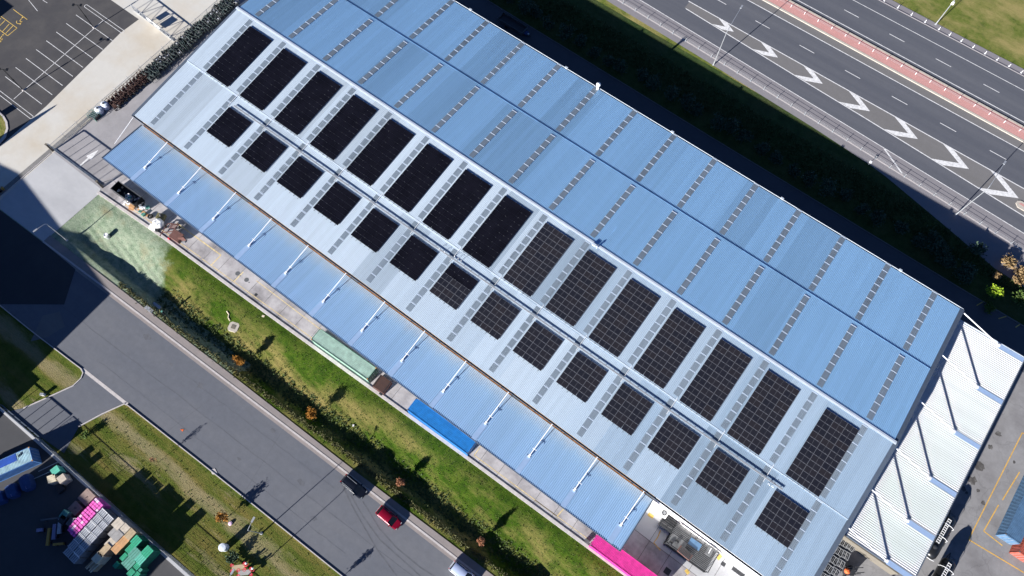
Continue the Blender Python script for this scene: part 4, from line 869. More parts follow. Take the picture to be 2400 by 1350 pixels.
container((59.85,58.2,.012), R(-90), 12.19, 'c_steelblue', 'steel blue corrugated shipping container inside the orange lines at the right edge', None, None, '+', 'c_steelblue')
container((62.6,57.0,.012), R(-90), 12.19, 'c_red', 'rust red shipping container beside the steel blue one at the right edge', None, None, '+', 'c_red')
# ------------------------------------------------------------------ front yard odds and ends
for nm, col in (('brown',(.13,.06,.05)),('card',(.50,.28,.13)),('wood',(.42,.32,.20)),('wood_pale',(.50,.44,.36)),('wood_grey',(.30,.29,.28)),('wood_dim',(.30,.22,.19)),('white_bag',(.76,.76,.76)),('teal',(.10,.30,.24)),('olive',(.14,.13,.06)),('red',(.50,.02,.04)),('pinkbox',(.78,.13,.50)),('pinkpale',(.80,.55,.72)),('purple',(.12,.05,.30)),('greycrate',(.42,.44,.48)),('greenbox',(.025,.36,.20)),('greenpale',(.10,.46,.34)),('tarp',(.02,.055,.17)),('beam',(.42,.24,.05)),('greydark',(.17,.18,.20)),('greendark',(.012,.16,.09)),('mauve',(.25,.23,.36)),('orange',(.65,.13,.03)),('cream',(.62,.55,.40)),('rust',(.055,.026,.02)),('tank_white',(.62,.68,.75))): M[nm] = plain(nm, col, .7, 0, .18, 2)
sk = empty('skip_bin', (-95.4,11.95,.03), R(2), 'open black steel skip with white scraps inside, by the driveway gate', 'skip bin'); q = MB()
q.box((0,0,.06),(5.9,2.0,.1)); [q.box((0,s*.98,.8),(5.9,.06,1.5)) for s in (-1,1)]; [q.box((s*2.93,0,.8),(.06,1.9,1.5)) for s in (-1,1)]; q.build('body', M['black'], sk)
for s in (-1,1): MB().box((0,s*.98,1.58),(6.0,.10,.06)).build('rim', M['steel_mid'], sk)
for k in range(9): c = (-95.4+random.uniform(-2.3,2.4), 11.95+random.uniform(-.6,.7)); tag(MB().box((c[0],c[1],.45+.05*k),(random.uniform(.15,.5),random.uniform(.12,.3),.18), rz=random.random()*3).build('scrap_piece', M['white_bag' if k%3 else 'wood_pale']), 'white scrap lying in the open black skip', 'scrap', 'scraps in the black skip')
def pile(u, v, z, label, mats, n, sp, sz, cat='pile'):
    c = G(u, v, z); t = empty('scrap_pile', (c.x,c.y,.03), 0, label, cat); g = random.Random(u)
    for k in range(n):
        p = MB().box((0,0,0),(sz*g.uniform(.5,1.3),sz*g.uniform(.3,.9),sz*g.uniform(.2,.7)), rz=g.random()*3, tilt=g.uniform(-.3,.3)); o = p.build('piece', M[g.choice(mats)], t); o.location = (g.gauss(0,sp),g.gauss(0,sp),.15+z*k/n)
    for k in range(4): MB().ring((g.gauss(0,sp),g.gauss(0,sp),z*g.uniform(.6,1.1)),.30,.03,12,5).build('hoop', M['galv'], t)
pile(300,468,1.0,'heap of white bags and teal crates against the end of the black skip',('white_bag','white_bag','teal','mauve'),16,.5,.7)
pile(332,487,.9,'heap of teal and white scrap beside the leaning cardboard',('teal','white_bag','galv','steel_dark'),15,.5,.6)
c = G(311,483,.5); t = empty('cardboard_box', (c.x,c.y,.03), .3, 'flattened orange-brown cardboard carton between the two scrap heaps', 'carton'); MB().box((0,0,.35),(1.1,.9,.7)).build('body', M['card'], t); MB().box((.1,-.65,.6),(1.0,.5,.04)).build('flap', M['card'], t)
tag(MB().box((lerp([(0,0),(1,1)],0)-91.6, 11.15, .05),(3.6,.55,.05), rz=R(2)).build('plank', M['card']), 'long orange plank lying along the kerb below the scrap heaps', 'plank')
c = G(369,522,.9); t = empty('bulk_bag', (c.x,c.y,.03), .35, 'bulging white bulk bag at the kerb beside a black tyre', 'bulk bag'); MB().lathe([(.70,0),(.95,.2),(1.0,.65),(.90,.98),(.55,1.12),(.2,1.08)], n=8).build('sack', M['white_bag'], t, smooth=True)
for k in range(4): a_ = k*1.57+.4; MB().tube([(.7*math.cos(a_),.7*math.sin(a_),1.0),(.55*math.cos(a_),.55*math.sin(a_),1.3),(.4*math.cos(a_),.4*math.sin(a_),1.02)],.05,5).build('strap', M['white_bag'], t)
c = G(359,533,.3); tag(MB().box((c.x,c.y,.33),(1.3,.8,.6), rz=.3).build('white_sack', M['white_bag']), 'slumped white sack at the foot of the bulk bag', 'sack')
c = G(352,507,.3); tag(MB().ring((c.x,c.y,.28),.36,.17,16,8).build('tyre', M['tyre']), 'black tyre lying flat beside the white bulk bag', 'tyre')
c = G(376,507,.7); t = empty('pallet_machine', (c.x,c.y,.03), .4, 'olive green pump unit with a dark motor, behind the white bulk bag', 'pump'); MB().box((0,0,.4),(1.5,1.1,.7)).build('housing', M['olive'], t); MB().lathe([(.25,0),(.25,.6),(.1,.7)],(.2,.1,.75),10).build('motor', M['steel_dark'], t); MB().tube([(-.5,-.3,.7),(-.4,-.1,1.2),(.1,.3,1.15)],.07,6).build('pipe', M['olive'], t)
c = G(399,535,.4); t = empty('drawbar_trailer', (c.x,c.y,.03), R(35), 'dark steel trailer chassis with an A-frame drawbar and slatted deck', 'trailer')
for a_, b_ in (((-1.3,-1.0,.5),(.6,-.65,.5)),((-1.3,-1.0,.5),(-.5,.9,.5)),((.6,-.65,.5),(1.5,.8,.5)),((-.5,.9,.5),(1.5,.8,.5)),((-1.3,-1.0,.5),(-1.5,-1.7,.45))): MB().bar(a_,b_,.12).build('beam', M['brown'], t)
for k in range(4): MB().bar((-.3+.12*k,.0+.22*k,.58),(1.0+.12*k,-.05+.22*k,.58),.13,.05).build('slat', M['brown'], t)
for s in (-.9,1.6): MB().ring((s,.3,.33),.24,.10,14,6,axis='x').build('wheel', M['tyre'], t)
c = G(412,553,.9); t = empty('steel_bin', (c.x,c.y,.03), R(4), 'dark brown flat-topped steel bin with a folded lid in the front yard', 'bin'); MB().box((0,0,.45),(2.1,1.5,.9)).build('body', M['brown'], t); MB().box((.05,.25,.93),(2.2,1.2,.05), tilt=.02).build('lid', M['brown'], t); MB().bar((-1.0,.95,.95),(1.1,.9,1.0),.12).build('lid_bar', M['rust'], t)
c = G(396,559,.3); tag(MB().lathe([(.16,0),(.17,.25),(.17,.5),(.06,.55),(.06,.62)],(c.x,c.y,.03),10).build('fuel_can', M['red']), 'small red can beside the dark brown steel bin', 'can')
c = G(429,566,.2); t = empty('board_stand', (c.x,c.y,.03), R(40), 'upright board on a steel foot beside the brown bin, throwing a dark shadow', 'stand'); MB().box((0,0,.08),(.7,.5,.12)).build('foot', M['galv'], t); MB().box((.1,.1,1.0),(1.1,.08,1.4)).build('board', M['brown'], t)
c = G(369,541,.2); tag(MB().box((c.x,c.y,.2),(.55,.45,.5), rz=.5).box((c.x,c.y,.48),(.62,.52,.06), rz=.5).build('valve_box', M['steel_dark']), 'small black box on the kerb below the white sack', 'box')
t = empty('steel_crate', (-34.6,12.65,.03), R(3), 'dark brown low steel crate between the green and the blue containers', 'crate'); MB().box((0,0,.55),(2.3,2.3,1.1)).build('body', M['brown'], t); MB().box((0,0,1.13),(2.36,2.36,.06)).build('lid', M['rust'], t)
for s in (-1,1): MB().bar((s*1.0,-1.1,1.19),(s*1.0,1.1,1.19),.08).build('strap', M['steel_dark'], t)
c = G(893,923,.2); tag(MB().box((c.x,c.y,.25),(.5,.45,.5)).box((c.x+.1,c.y+.3,.15),(.4,.3,.3)).build('valve_box', M['steel_dark']), 'black valve box on the kerb by the dark steel crate', 'box')
# things on the grass
c = G(250,552,0); c.z = gz(c); t = empty('water_meter_post', c, .2, 'short pale grey drum standing in the pale hydroseeded slope', 'drum'); MB().lathe([(.42,-.1),(.42,1.0),(.36,1.08),(.34,1.0)],n=14).build('body', M['galv'], t); MB().lathe([(.44,0),(.44,.10)],(0,0,.92),14).build('rim', M['white_steel'], t); MB().box((-.25,-.3,.4),(.4,.2,.3)).build('outlet', M['white_bag'], t)
c = G(545,764,0); z = gz(c); t = empty('inspection_pit', (c.x,c.y,z), .35, 'chamfered concrete inspection pit with a metal lid in the lawn', 'pit'); MB().prism([(-.9,-.5),(-.6,-.85),(.6,-.85),(.9,-.5),(.9,.5),(.6,.85),(-.6,.85),(-.9,.5)],-.3,.22).build('collar', M['median_edge'], t); MB().box((0,0,.24),(.75,.7,.04)).build('lid', M['wall_conc'], t)
tag(MB().tube([(*G(p,q_)[:2],gz(G(p,q_))+.08) for p,q_ in ((530,728),(535,735),(533,742),(537,750))],.10,6).build('hose', M['cream']), 'short pale hose lying on the lawn above the inspection pit', 'hose')
c = G(617,741); tag(MB().box((c.x,c.y,gz(c)+.05),(.45,.35,.06), rz=.4).build('paper_scrap', M['cream']), 'cream scrap of board at the lawn edge by the yard kerb', 'scrap')
c = G(826,995); tag(MB().box((c.x,c.y,gz(c)+.06),(.3,.3,.08), rz=.7).build('paper_scrap', M['white_bag']), 'white scrap of paper on the lawn near the navy wagon', 'scrap')
c = G(385,735); z = gz(c); t = empty('marker_post', (c.x,c.y,z), .2, 'dark steel marker post in the swale below the hydroseed', 'post'); MB().box((0,0,.6),(.25,.25,1.4)).build('body', M['steel_dark'], t); MB().box((0,0,1.32),(.3,.3,.05)).build('cap', M['teal'], t)
for u, v in ((365,715),(350,725)): c = G(u, v); tag(MB().prism([(c.x-.9,c.y-.35),(c.x+.9,c.y-.3),(c.x+.8,c.y+.35),(c.x-.85,c.y+.3)], gz(c)-.2, gz(c)+.18).build('stone_slab', M['galv']), {365:'long grey stone slab in the swale, nearer the marker post',350:'long grey stone slab in the swale, nearer the footpath'}[u], 'stone')
c = G(523,1283,1.0); t = empty('water_tank', (c.x,c.y,-.03), 0, 'round pale water tank on the south verge beside the dark bush', 'tank'); MB().lathe([(.58,0),(.58,1.45),(.50,1.52),(.1,1.56)],n=18).build('body', M['tank_white'], t); MB().ring((0,0,1.46),.58,.035,18,5).build('rim', M['white_steel'], t)
for (u, v), dk, rz, lb in (((558,1330),'wood',.75,'red-wheeled hand cart with a tan deck near the water tank'),((573,1342),'wood_grey',.75,'red-wheeled hand cart with a grey deck at the bottom edge')):
    c = G(u, v, .8); t = empty('hand_cart', (c.x,c.y,-.03), rz, lb, 'cart'); MB().box((0,0,.8),(1.9,.75,.08)).build('deck', M[dk], t)
    for sx in (-1,1):
        for sy in (-1,1): MB().lathe([(.1,-.08),(.28,-.1),(.28,.1),(.1,.08)],(sx*.95,sy*.42,.75),12).build('wheel', M['red'], t)
    MB().tube([(.95,0,.8),(1.5,.1,1.1),(1.7,.35,1.1)],.06,6).build('handle', M['red'], t); MB().lathe([(.15,0),(.17,.35),(.05,.4)],(1.25,.45,.75),10).build('tank', M['white_bag'], t)
c = G(103,926); t = empty('meter_box', (c.x,c.y,-.03), .6, 'small white utility box on the verge by the yard driveway', 'box'); MB().box((0,0,.35),(.55,.35,.7)).build('body', M['wall'], t); MB().box((0,0,.72),(.62,.42,.06)).build('lid', M['galv'], t)
c = G(540,1227); tag(MB().lathe([(.30,0),(.34,.1),(.26,.28),(.1,.3)],(c.x,c.y,-.03),9).build('tree_stump', M['pinkpale']), 'pale stump on the verge beside the thin orange tree', 'stump')
c = G(427,1007); tag(MB().prism([(c.x-.3,c.y-.15),(c.x+.3,c.y-.2),(c.x+.2,c.y+.2)],.01,.05).build('cone_scrap', M['orange']), 'small orange scrap lying on the road', 'scrap')
c = G(10,455); t = empty('bollard_light', (c.x-1.0,c.y,.02), R(-30), 'black and yellow barrier arm housing in shade at the left edge', 'barrier'); MB().box((0,0,.55),(.6,.5,1.1)).build('housing', M['black'], t); MB().box((.8,.1,.95),(2.2,.14,.16)).build('arm', M['beam'], t); MB().box((-.2,.6,.35),(.4,.3,.7)).build('post', M['beam'], t)
# ------------------------------------------------------------------ pallet yard south of the road
def slat_crate(name, c, dims, rz, label, mat, cat, group, layers=3, boards=5, gap=.04, lmat=None):
    """stack of layers; every board of the top is a part"""
    t = empty(name, (c[0],c[1],.004), rz, label, cat, group); lx, ly, h = dims; lh = h/layers
    for k in range(layers): MB().box((0,0,lh*(k+.5)),(lx-(.03 if k%2 else 0),ly-(.03 if k%2 else 0),lh-.03)).build('layer', M[lmat or mat], t)
    for k in range(boards): bw = lx/boards; MB().box((-lx/2+bw*(k+.5),0,h+.015),(bw-gap,ly,.04)).build('board', M[mat], t)
    return t
def YP(u, v, z): return G(u/5+60, v/5+1080, z)
c = YP(712,425,1.3); f1 = slat_crate('timber_crate', c, (2.0,1.95,1.25), R(-2), 'large brown timber crate marked F, left of the pink cartons', 'wood_dim', 'crate', 'timber crates', 2, 6, .015)
c = YP(580,555,1.3); f2 = slat_crate('timber_crate', c, (1.75,1.55,1.25), R(-2), 'smaller brown timber crate with a painted mark, below the one marked F', 'wood_dim', 'crate', 'timber crates', 2, 5, .015)
for o, bars in ((f1, ((0,0,.06,.42),(.13,.17,.26,.06),(.10,.02,.2,.06))), (f2, ((-.14,0,.06,.36),(0,0,.06,.36),(.11,.14,.2,.06),(.09,.0,.16,.06)))):
    q = MB()
    for x, y, w_, h_ in bars: q.box((x,y,1.29),(w_,h_,.008))
    q.build('painted_letter', M['black'], o)
g = random.Random(3)
for k in range(4):                                                         # pink cartons, four pallets deep
    yc = -28.7-1.52*k; lb = ['pink carton stack nearest the fence with pale boxes on top','pink carton stack second from the fence','pink carton stack third from the fence','pink carton stack furthest from the fence, half in shade'][k]
    t = empty('carton_stack', (-57.2,yc,.004), R(-1), lb, 'carton stack', 'pink carton stacks'); MB().box((0,0,.07),(1.9,1.45,.14)).build('pallet', M['wood'], t); MB().box((0,0,1.15),(1.86,1.42,2.0)).build('load', M['pinkbox'], t)
    for i in range(4):
        for j in range(3):
            if k == 3 and i < 2 and j == 0: continue
            MB().box((-.70+.465*i,-.475+.475*j,2.38+g.uniform(-.05,.05)),(.39,.40,.42+g.uniform(-.04,.04))).build('carton', M['pinkpale' if (k == 0 and (j == 2 and i < 2 or i == 3 and j == 0)) or g.random() < .06 else 'pinkbox'], t)
for k in range(7):
    for j in range(2):
        c = (-55.45+1.38*j-.0*k, -28.95-1.17*k-.05*j); lb = f'grey slatted crate stack in the {"left" if j == 0 else "right"} column beside the pink cartons, {ORD[k]} from the fence'
        t = empty('crate_stack', (c[0],c[1],.004), R(-1), lb, 'crate stack', 'grey crate stacks'); hh = 2.6-(.35 if k > 5 else 0)
        for q_ in range(4): MB().box((0,0,hh*(q_+.5)/4),(1.26,1.06,hh/4-.04)).build('crate', M['greydark'], t)
        for q_ in range(4): MB().box((-.48+.32*q_,0,hh+.02),(.19,1.02,.05)).build('slat', M['greycrate'], t)
        for s in (-1,1): MB().box((0,s*.50,hh+.05),(1.3,.08,.06)).build('edge_batten', M['white_steel' if g.random() < .4 else 'greycrate'], t)
for u, v, sx, sy, h, mt, lb in ((1082,738,1.45,1.45,2.7,'wood_pale','pale timber box stack nearest the fence, above the brown ones'),(1158,800,1.4,1.45,2.6,'wood_pale','pale timber box stack next to the orange box'),(1222,858,1.25,1.5,2.6,'wood','orange timber box stack beside the green crates'),(1055,862,2.0,1.5,2.65,'wood_grey','wide grey-brown box stack below the pale ones'),
        (1145,940,1.4,1.5,2.5,'card','reddish box stack left of the green crates'),(1062,1022,1.45,1.3,2.4,'card','reddish box stack lowest of the pair'),(1000,955,1.2,1.7,2.5,'wood_pale','narrow pale box stack left of the reddish pair'),(925,1045,1.0,1.9,2.6,'wood','long pale timber bundle stack in the middle of the row'),(840,1135,1.2,1.4,2.6,'cream','cream timber stack with a bright board near the end of the row')):
    c = YP(u, v, h); slat_crate('box_stack', c, (sx,sy,h), R(-2), lb, mt, 'box stack', 'timber box stacks', 4, 3, .02)
c = YP(800,1205,1.6); t = empty('timber_bundle', (c.x,c.y,.004), R(-4), 'loose pale planks at the shaded end of the timber stacks', 'planks')
for k in range(6): MB().box((-.6+.24*k, g.uniform(-.3,.3), 1.3+.06*(k%3)),(.18,2.2,.07), rz=g.uniform(-.08,.08)).build('plank', M['cream' if k%2 else 'wood'], t)
MB().box((0,0,.62),(1.4,1.8,1.24)).build('base_stack', M['wood'], t)
for u, v, sx, sy, h, mt, lb in ((1295,940,1.35,1.3,2.9,'greenbox','tall green crate stack nearest the fence'),(1225,1025,.9,1.4,2.6,'greenbox','narrow green crate stack left of the netted ones'),(1280,1085,1.5,1.5,2.6,'teal','netted dull green stack in the middle of the green group'),(1425,1065,1.4,1.4,2.9,'greenbox','bright green crate stack furthest right'),(1345,1155,1.35,1.3,2.7,'greenpale','pale green crate stack right of centre'),
        (1155,1130,.9,1.1,2.4,'greenbox','small green crate stack at the left of the group'),(1205,1195,1.7,1.5,2.4,'teal','large netted green stack at the lower left of the group'),(1062,1220,.7,.9,2.3,'greenbox','single small green crate stack standing apart'),(1300,1240,.9,1.2,2.5,'greenbox','green crate stack below the pale green one'),(1240,1305,.9,1.3,2.5,'greenbox','green crate stack at the bottom edge'),(1300,1335,.8,.9,2.3,'greenbox','green crate stack at the bottom edge by the grey ground'),(1345,1280,.5,.5,2.3,'greenpale','tiny green bin between the lower green stacks')):
    c = YP(u, v, h); slat_crate('crate_stack', c, (sx,sy,h), R(-3), lb, mt, 'crate stack', 'green crate stacks', 4, 4, .07, 'greendark')
for u, v, sx, sy, h, mt, lb in ((345,112,1.15,1.2,1.8,'greenpale','pale green slatted crate, topmost of the three pale crates in the shaded yard'),(302,208,1.25,1.2,1.8,'cream','cream flat crate, left of the three pale crates'),(420,208,1.2,1.15,1.9,'wood_pale','tan open-topped crate, right of the three pale crates'),(395,320,1.4,1.1,.6,'steel_dark','dark pallet in the shade below the three pale crates')):
    c = YP(u, v, h); slat_crate('crate', c, (sx,sy,h), R(-30 if u < 330 else -12), lb, mt, 'crate', None, 3, 4, .07)
for (u, v, ln, wd, rz, mt, lb) in ((262,890,2.6,.42,-48,'beam','long ochre steel beam in the shade left of the grey crates'),(380,975,1.6,.35,42,'beam','short ochre steel beam lying across the end of the long one'),(330,830,2.3,.5,-46,'mauve','mauve roll of sheeting beside the ochre beam'),(395,760,2.4,.55,-46,'greycrate','grey slotted beam beside the mauve roll'),(290,680,3.0,.25,44,'steel_mid','dark steel frame rail behind the beams'),(160,810,.9,.5,44,'mauve','pale wrapped bundle at the left end of the frame rail')):
    c = YP(u, v, 1.0); t = empty('steel_beam', (c.x,c.y,.02), R(rz)+.64*0, lb, 'beam'); MB().box((0,0,.95),(ln,wd,.08)).box((0,0,.8),(ln,.08,.3)).build('flange', M[mt], t); MB().box((0,0,.65),(ln,wd,.06)).build('lower_flange', M[mt], t)
    for s in (-.7,.7): MB().box((s*ln/2,0,.3),(.2,wd*1.2,.6)).build('trestle', M['steel_dark'], t)
for u, v, mt, lb in ((450,630,'teal','dark teal frame crate in the shade by the pink cartons'),(530,720,'steel_mid','dark crate holding white frames, overlapping the pink cartons'),(430,690,'steel_dark','dark empty crate between the teal crate and the beams')):
    c = YP(u, v, 2.2); slat_crate('frame_crate', c, (1.1,1.2,2.2), R(8), lb, mt, 'crate', None, 3, 4, .1)
c = YP(575,715,2.4); t = empty('tube_stillage', (c.x,c.y,2.27), R(30), 'white tube stillage lying on top of the dark crate beside the pink cartons', 'frame')
for a_, b_ in (((-.4,-.5,0),(.4,-.5,0)),((.4,-.5,0),(.4,.5,0)),((.4,.5,0),(-.4,.5,0)),((-.4,.5,0),(-.4,-.5,0)),((-.4,0,0),(.4,0,0))): MB().bar(a_,b_,.07).build('tube', M['white_steel'], t)
for u, v, sx, sy, lb in ((58,1130,2.6,1.7,'blue tarpaulin-covered load nearest the container in the shaded yard'),(24,1150,2.2,1.6,'blue tarpaulin-covered load in the middle of the three'),(-6,1166,2.0,1.6,'blue tarpaulin-covered load cut by the left edge')):
    c = G(u, v, 1.3); t = empty('covered_load', (c.x,c.y,0), R(-25), lb, 'covered load', 'tarpaulin-covered loads'); q = MB(); n = 14
    q.add([(sx/2*f*(1+.06*math.sin(5*a_))*np.sign(math.cos(a_))*abs(math.cos(a_))**.5, sy/2*f*(1+.05*math.sin(7*a_))*np.sign(math.sin(a_))*abs(math.sin(a_))**.5, z) for f, z in ((1.05,0),(1.0,.9),(.92,1.35),(.5,1.45)) for a_ in np.linspace(0,2*math.pi,n,endpoint=False)], [(i*n+k,i*n+(k+1)%n,(i+1)*n+(k+1)%n,(i+1)*n+k) for i in range(3) for k in range(n)]+[tuple(range(3*n,4*n))]); q.build('tarpaulin', M['tarp'], t)
    MB().tube([(-sx/2*1.02,0,.1),(-sx/2*.9,0,1.38),(sx/2*.9,0,1.42),(sx/2*1.02,0,.1)],.03,5).build('rope', M['mauve'], t)
for k, (p, q_) in enumerate((((138,1082),(90,1105)),((148,1092),(80,1122)))): a_ = G(*p,.4); b_ = G(*q_,.4); tag(MB().bar(a_, b_, .10, .12).build('steel_rail', M['galv']), ['upper long thin steel rail lying beside the blue container','lower long thin steel rail lying beside the blue container'][k], 'rail')
# ------------------------------------------------------------------ long row of dark steel equipment by the apron fence
def equip(v):
    g = random.Random(40+v); t = empty('equipment_frame', (0,0,0)); dk = 'steel_dark' if v < 4 else 'rust'
    for s in (-1,1): MB().ring((s*.42,.55,.32),.26,.07,12,5,axis='x').build('wheel', M['tyre'], t)
    MB().box((0,0,.55),(.62,1.1,.30), tilt=g.uniform(-.2,.2)).build('hopper', M[dk], t)
    for s in (-1,1): MB().tube([(s*.36,-.9,.1),(s*.36,-.75,1.0+g.uniform(0,.4)),(s*.30,.1,1.25+g.uniform(0,.3)),(s*.36,.6,.35)],.045,6).build('hoop', M['steel_mid' if v == 0 else 'steel_green' if v < 4 else 'rust'], t)
    MB().bar((-.4,-.75,1.05),(.4,-.75,1.05),.06).build('crossbar', M['steel_green' if v < 4 else 'rust'], t)
    MB().lathe([(.12,0),(.2,.1),(.2,.35),(.08,.42)],(g.uniform(-.2,.2),g.uniform(-.3,.3),.7),9).build('canister', M[['galv','steel_green','steel_mid','steel_dark','rust','rust'][v]], t)
    return t
protos = [equip(v) for v in range(6)]; used = set()
def put(v, x, y, rz, label, group):
    if v in used: o = place(protos[v], (x,y,.015), rz)
    else: o = protos[v]; o.location = (x,y,.015); o.rotation_euler = (0,0,rz); used.add(v)
    tag(o, label, 'equipment', group)
for k in range(25):
    for j in range(3):
        y = 32.6+.98*k+random.uniform(-.2,.2); x = -113.6+1.05*j+random.uniform(-.2,.2)+.15*math.sin(k*.8)
        put(random.choice((0,1,2,3)), x, y, R(90)+random.uniform(-.5,.5), 'dark green-grey wheeled steel frame with pale hoops, packed in the long row by the fence', 'dark wheeled frames in the long row')
for k in range(10):
    for j in range(2): put(random.choice((4,5)), -113.6+1.35*j+random.uniform(-.12,.12), 23.9+.93*k, R(-90)+random.uniform(-.2,.2), 'rust brown wheeled steel frame in the lower part of the row by the fence', 'rust brown wheeled frames')
for (u, v), rz, lb in (((246,247),.9,'blue-white ribbed tank beside the rust brown frames'),((232,258),.9,'blue-white ribbed tank nearest the green mesh cage')):
    c = G(u, v, .7); t = empty('poly_tank', (c.x,c.y,.015), rz, lb, 'tank'); MB().lathe([(.55,0),(.75,.12),(.78,.9),(.6,1.25),(.25,1.35)], n=14).build('body', M['tank_white'], t); MB().lathe([(.2,0),(.22,.1)],(0,0,1.34),10).build('lid', M['steel_dark'], t)
    for z in (.3,.6,.9): MB().ring((0,0,z),.77,.05,16,5).build('rib', M['mauve'], t)
c = G(221,271,.5); t = empty('mesh_cage', (c.x,c.y,.015), R(10), 'green mesh cage at the lower end of the equipment row', 'cage')
for x in (-.9,.9):
    for y in (-.75,.75): MB().box((x,y,.55),(.08,.08,1.1)).build('post', M['teal'], t)
for k in range(9): MB().bar((-.9+.225*k,-.75,1.1),(-.9+.225*k,.75,1.1),.04).build('bar', M['teal'], t)
for k in range(5): MB().bar((-.9,-.75+.375*k,1.13),(.9,-.75+.375*k,1.13),.04).build('bar', M['galv'], t)
MB().box((0,0,.35),(1.6,1.3,.6)).build('load', M['steel_dark'], t)
c = G(343,185,.3); tag(MB().ring((c.x,c.y,.07),.42,.06,18,6).build('wheel_hoop', M['galv']), 'steel hoop lying on the concrete beside the equipment row', 'hoop')
c = G(347,187); c2 = G(372,160)
# ------------------------------------------------------------------ east yard: tankers, cages, machines
def tanker(loc, rz, label):
    t = empty('tank_trailer', loc, rz, label, 'tank trailer', 'black tank trailers'); n = 18; vs = []
    for x, r in ((-3.9,.35),(-3.75,.75),(-3.4,.98),(-2.6,1.05),(3.0,1.05),(3.5,.95),(3.75,.6),(3.8,.2)): vs += [(x, r*math.cos(2*math.pi*k/n), 1.75+r*math.sin(2*math.pi*k/n)) for k in range(n)]
    MB().add(vs, [(i*n+k,(i+1)*n+k,(i+1)*n+(k+1)%n,i*n+(k+1)%n) for i in range(7) for k in range(n)]+[tuple(range(n)),tuple(range(7*n,8*n))[::-1]]).build('tank', M['black'], t, smooth=True)
    for s in (-.24,.24): MB().bar((-1.4,.25+s,2.86),(3.0,.25+s,2.86),.06).build('ladder_rail', M['white_steel'], t)
    for k in range(12): MB().bar((-1.3+.38*k,.0,2.88),(-1.3+.38*k,.5,2.88),.07).build('rung', M['white_steel'], t)
    for x in (-.2,2.0): MB().tube([(x,-1.12,1.8),(x,-1.0,2.55),(x,-.4,2.95),(x,.6,2.92),(x,1.1,2.4),(x,1.15,1.8)],.04,6).build('hoop_rail', M['white_steel'], t)
    MB().tube([(-3.9,-.9,2.0),(-4.1,-.3,2.2),(-4.1,.3,2.2),(-3.9,.9,2.0)],.05,6).build('rear_rail', M['white_steel'], t); MB().lathe([(.32,0),(.34,.12),(.1,.2)],(-2.2,.2,2.76),12).build('hatch', M['steel_dark'], t)
    for x in (-2.4,-1.2):
        for s in (-1,1): MB().ring((x,s*.95,.5),.34,.16,14,6,axis='y').build('wheel', M['tyre'], t)
    for s in (-1,1): MB().bar((-3.4,s*.45,.78),(3.2,s*.45,.78),.14,.2).build('chassis_beam', M['steel_dark'], t)
    MB().bar((3.0,.45,.78),(5.2,0,.7),.14).build('drawbar', M['steel_dark'], t); MB().bar((3.0,-.45,.78),(5.2,0,.7),.14).build('drawbar', M['steel_dark'], t); MB().box((4.3,0,1.9),(.06,1.2,.06)).box((4.3,-.55,1.3),(.06,.06,1.2)).box((4.3,.55,1.3),(.06,.06,1.2)).build('front_frame', M['steel_mid'], t)
    MB().box((.3,-1.25,1.0),(2.2,.35,.7)).build('side_locker', M['steel_mid'], t)
    return t
tanker((50.8,45.9,.01), R(88), 'black tank trailer with a white ladder along its top, beside the white canopy')
tanker((53.5,39.9,.01), R(88), 'black tank trailer with a white ladder, lower and nearer the bottom edge')
def cage(loc, rz, label, k):
    t = empty('steel_cage', loc, rz, label, 'cage', 'galvanised cages')
    for x in (-.55,.55):
        for y in (-.55,.55): MB().box((x,y,.5),(.07,.07,1.0)).build('post', M['galv'], t)
    for z in (.15,1.0):
        for s in (-1,1): MB().bar((-.55,s*.55,z),(.55,s*.55,z),.06).build('rail', M['galv'], t); MB().bar((s*.55,-.55,z),(s*.55,.55,z),.06).build('rail', M['galv'], t)
    for q_ in range(5): MB().bar((-.5+.25*q_,-.55,1.02),(-.5+.25*q_,.55,1.02),.03).build('bar', M['white_steel' if q_ == 2 else 'galv'], t)
    MB().box((0,0,.4),(.95,.95,.5)).build('bin', M[('steel_mid','c_steelblue','steel_dark')[k%3]], t)
k = 0
for i in range(6):
    for j in range(3):
        c = G(1915+12*i+15*j, 1345-20*i+8*j, .8); k += 1
        cage((c.x,c.y,.01+(.0 if (i+j)%2 else 0)), R(3*((k*7)%5-2)), 'galvanised steel cage in the block stacked by the warehouse corner under the white canopy edge', k)
c = G(1990,1338,1.0); t = empty('yard_machine', (c.x,c.y,.01), R(40), 'black and orange wheeled yard machine with raised forks at the bottom edge', 'machine'); MB().box((0,0,.8),(1.6,1.2,.9)).build('body', M['steel_dark'], t); MB().lathe([(.4,0),(.45,.3),(.2,.5)],(-.5,0,1.25),12).build('cowl', M['orange'], t)
for s in (-1,1): MB().bar((.8,s*.5,.3),(1.2,s*.5,2.0),.12).build('mast', M['steel_dark'], t); MB().bar((1.0,s*.35,1.2),(2.2,s*.35,1.25),.12,.06).build('fork', M['steel_dark'], t)
for sx in (-.6,.6):
    for s in (-1,1): MB().ring((sx,s*.68,.32),.22,.10,12,6,axis='y').build('wheel', M['tyre'], t)
for k in range(4): MB().bar((-.6,-.5+.33*k,2.0),(.8,-.5+.33*k,2.0),.06).build('guard_bar', M['steel_dark'], t)
tag(MB().box((42.2,36.9,1.3),(11.2,.22,2.6)).build('boundary_wall', M['wall_conc']), 'low drab concrete wall under the end of the white canopy', 'wall')
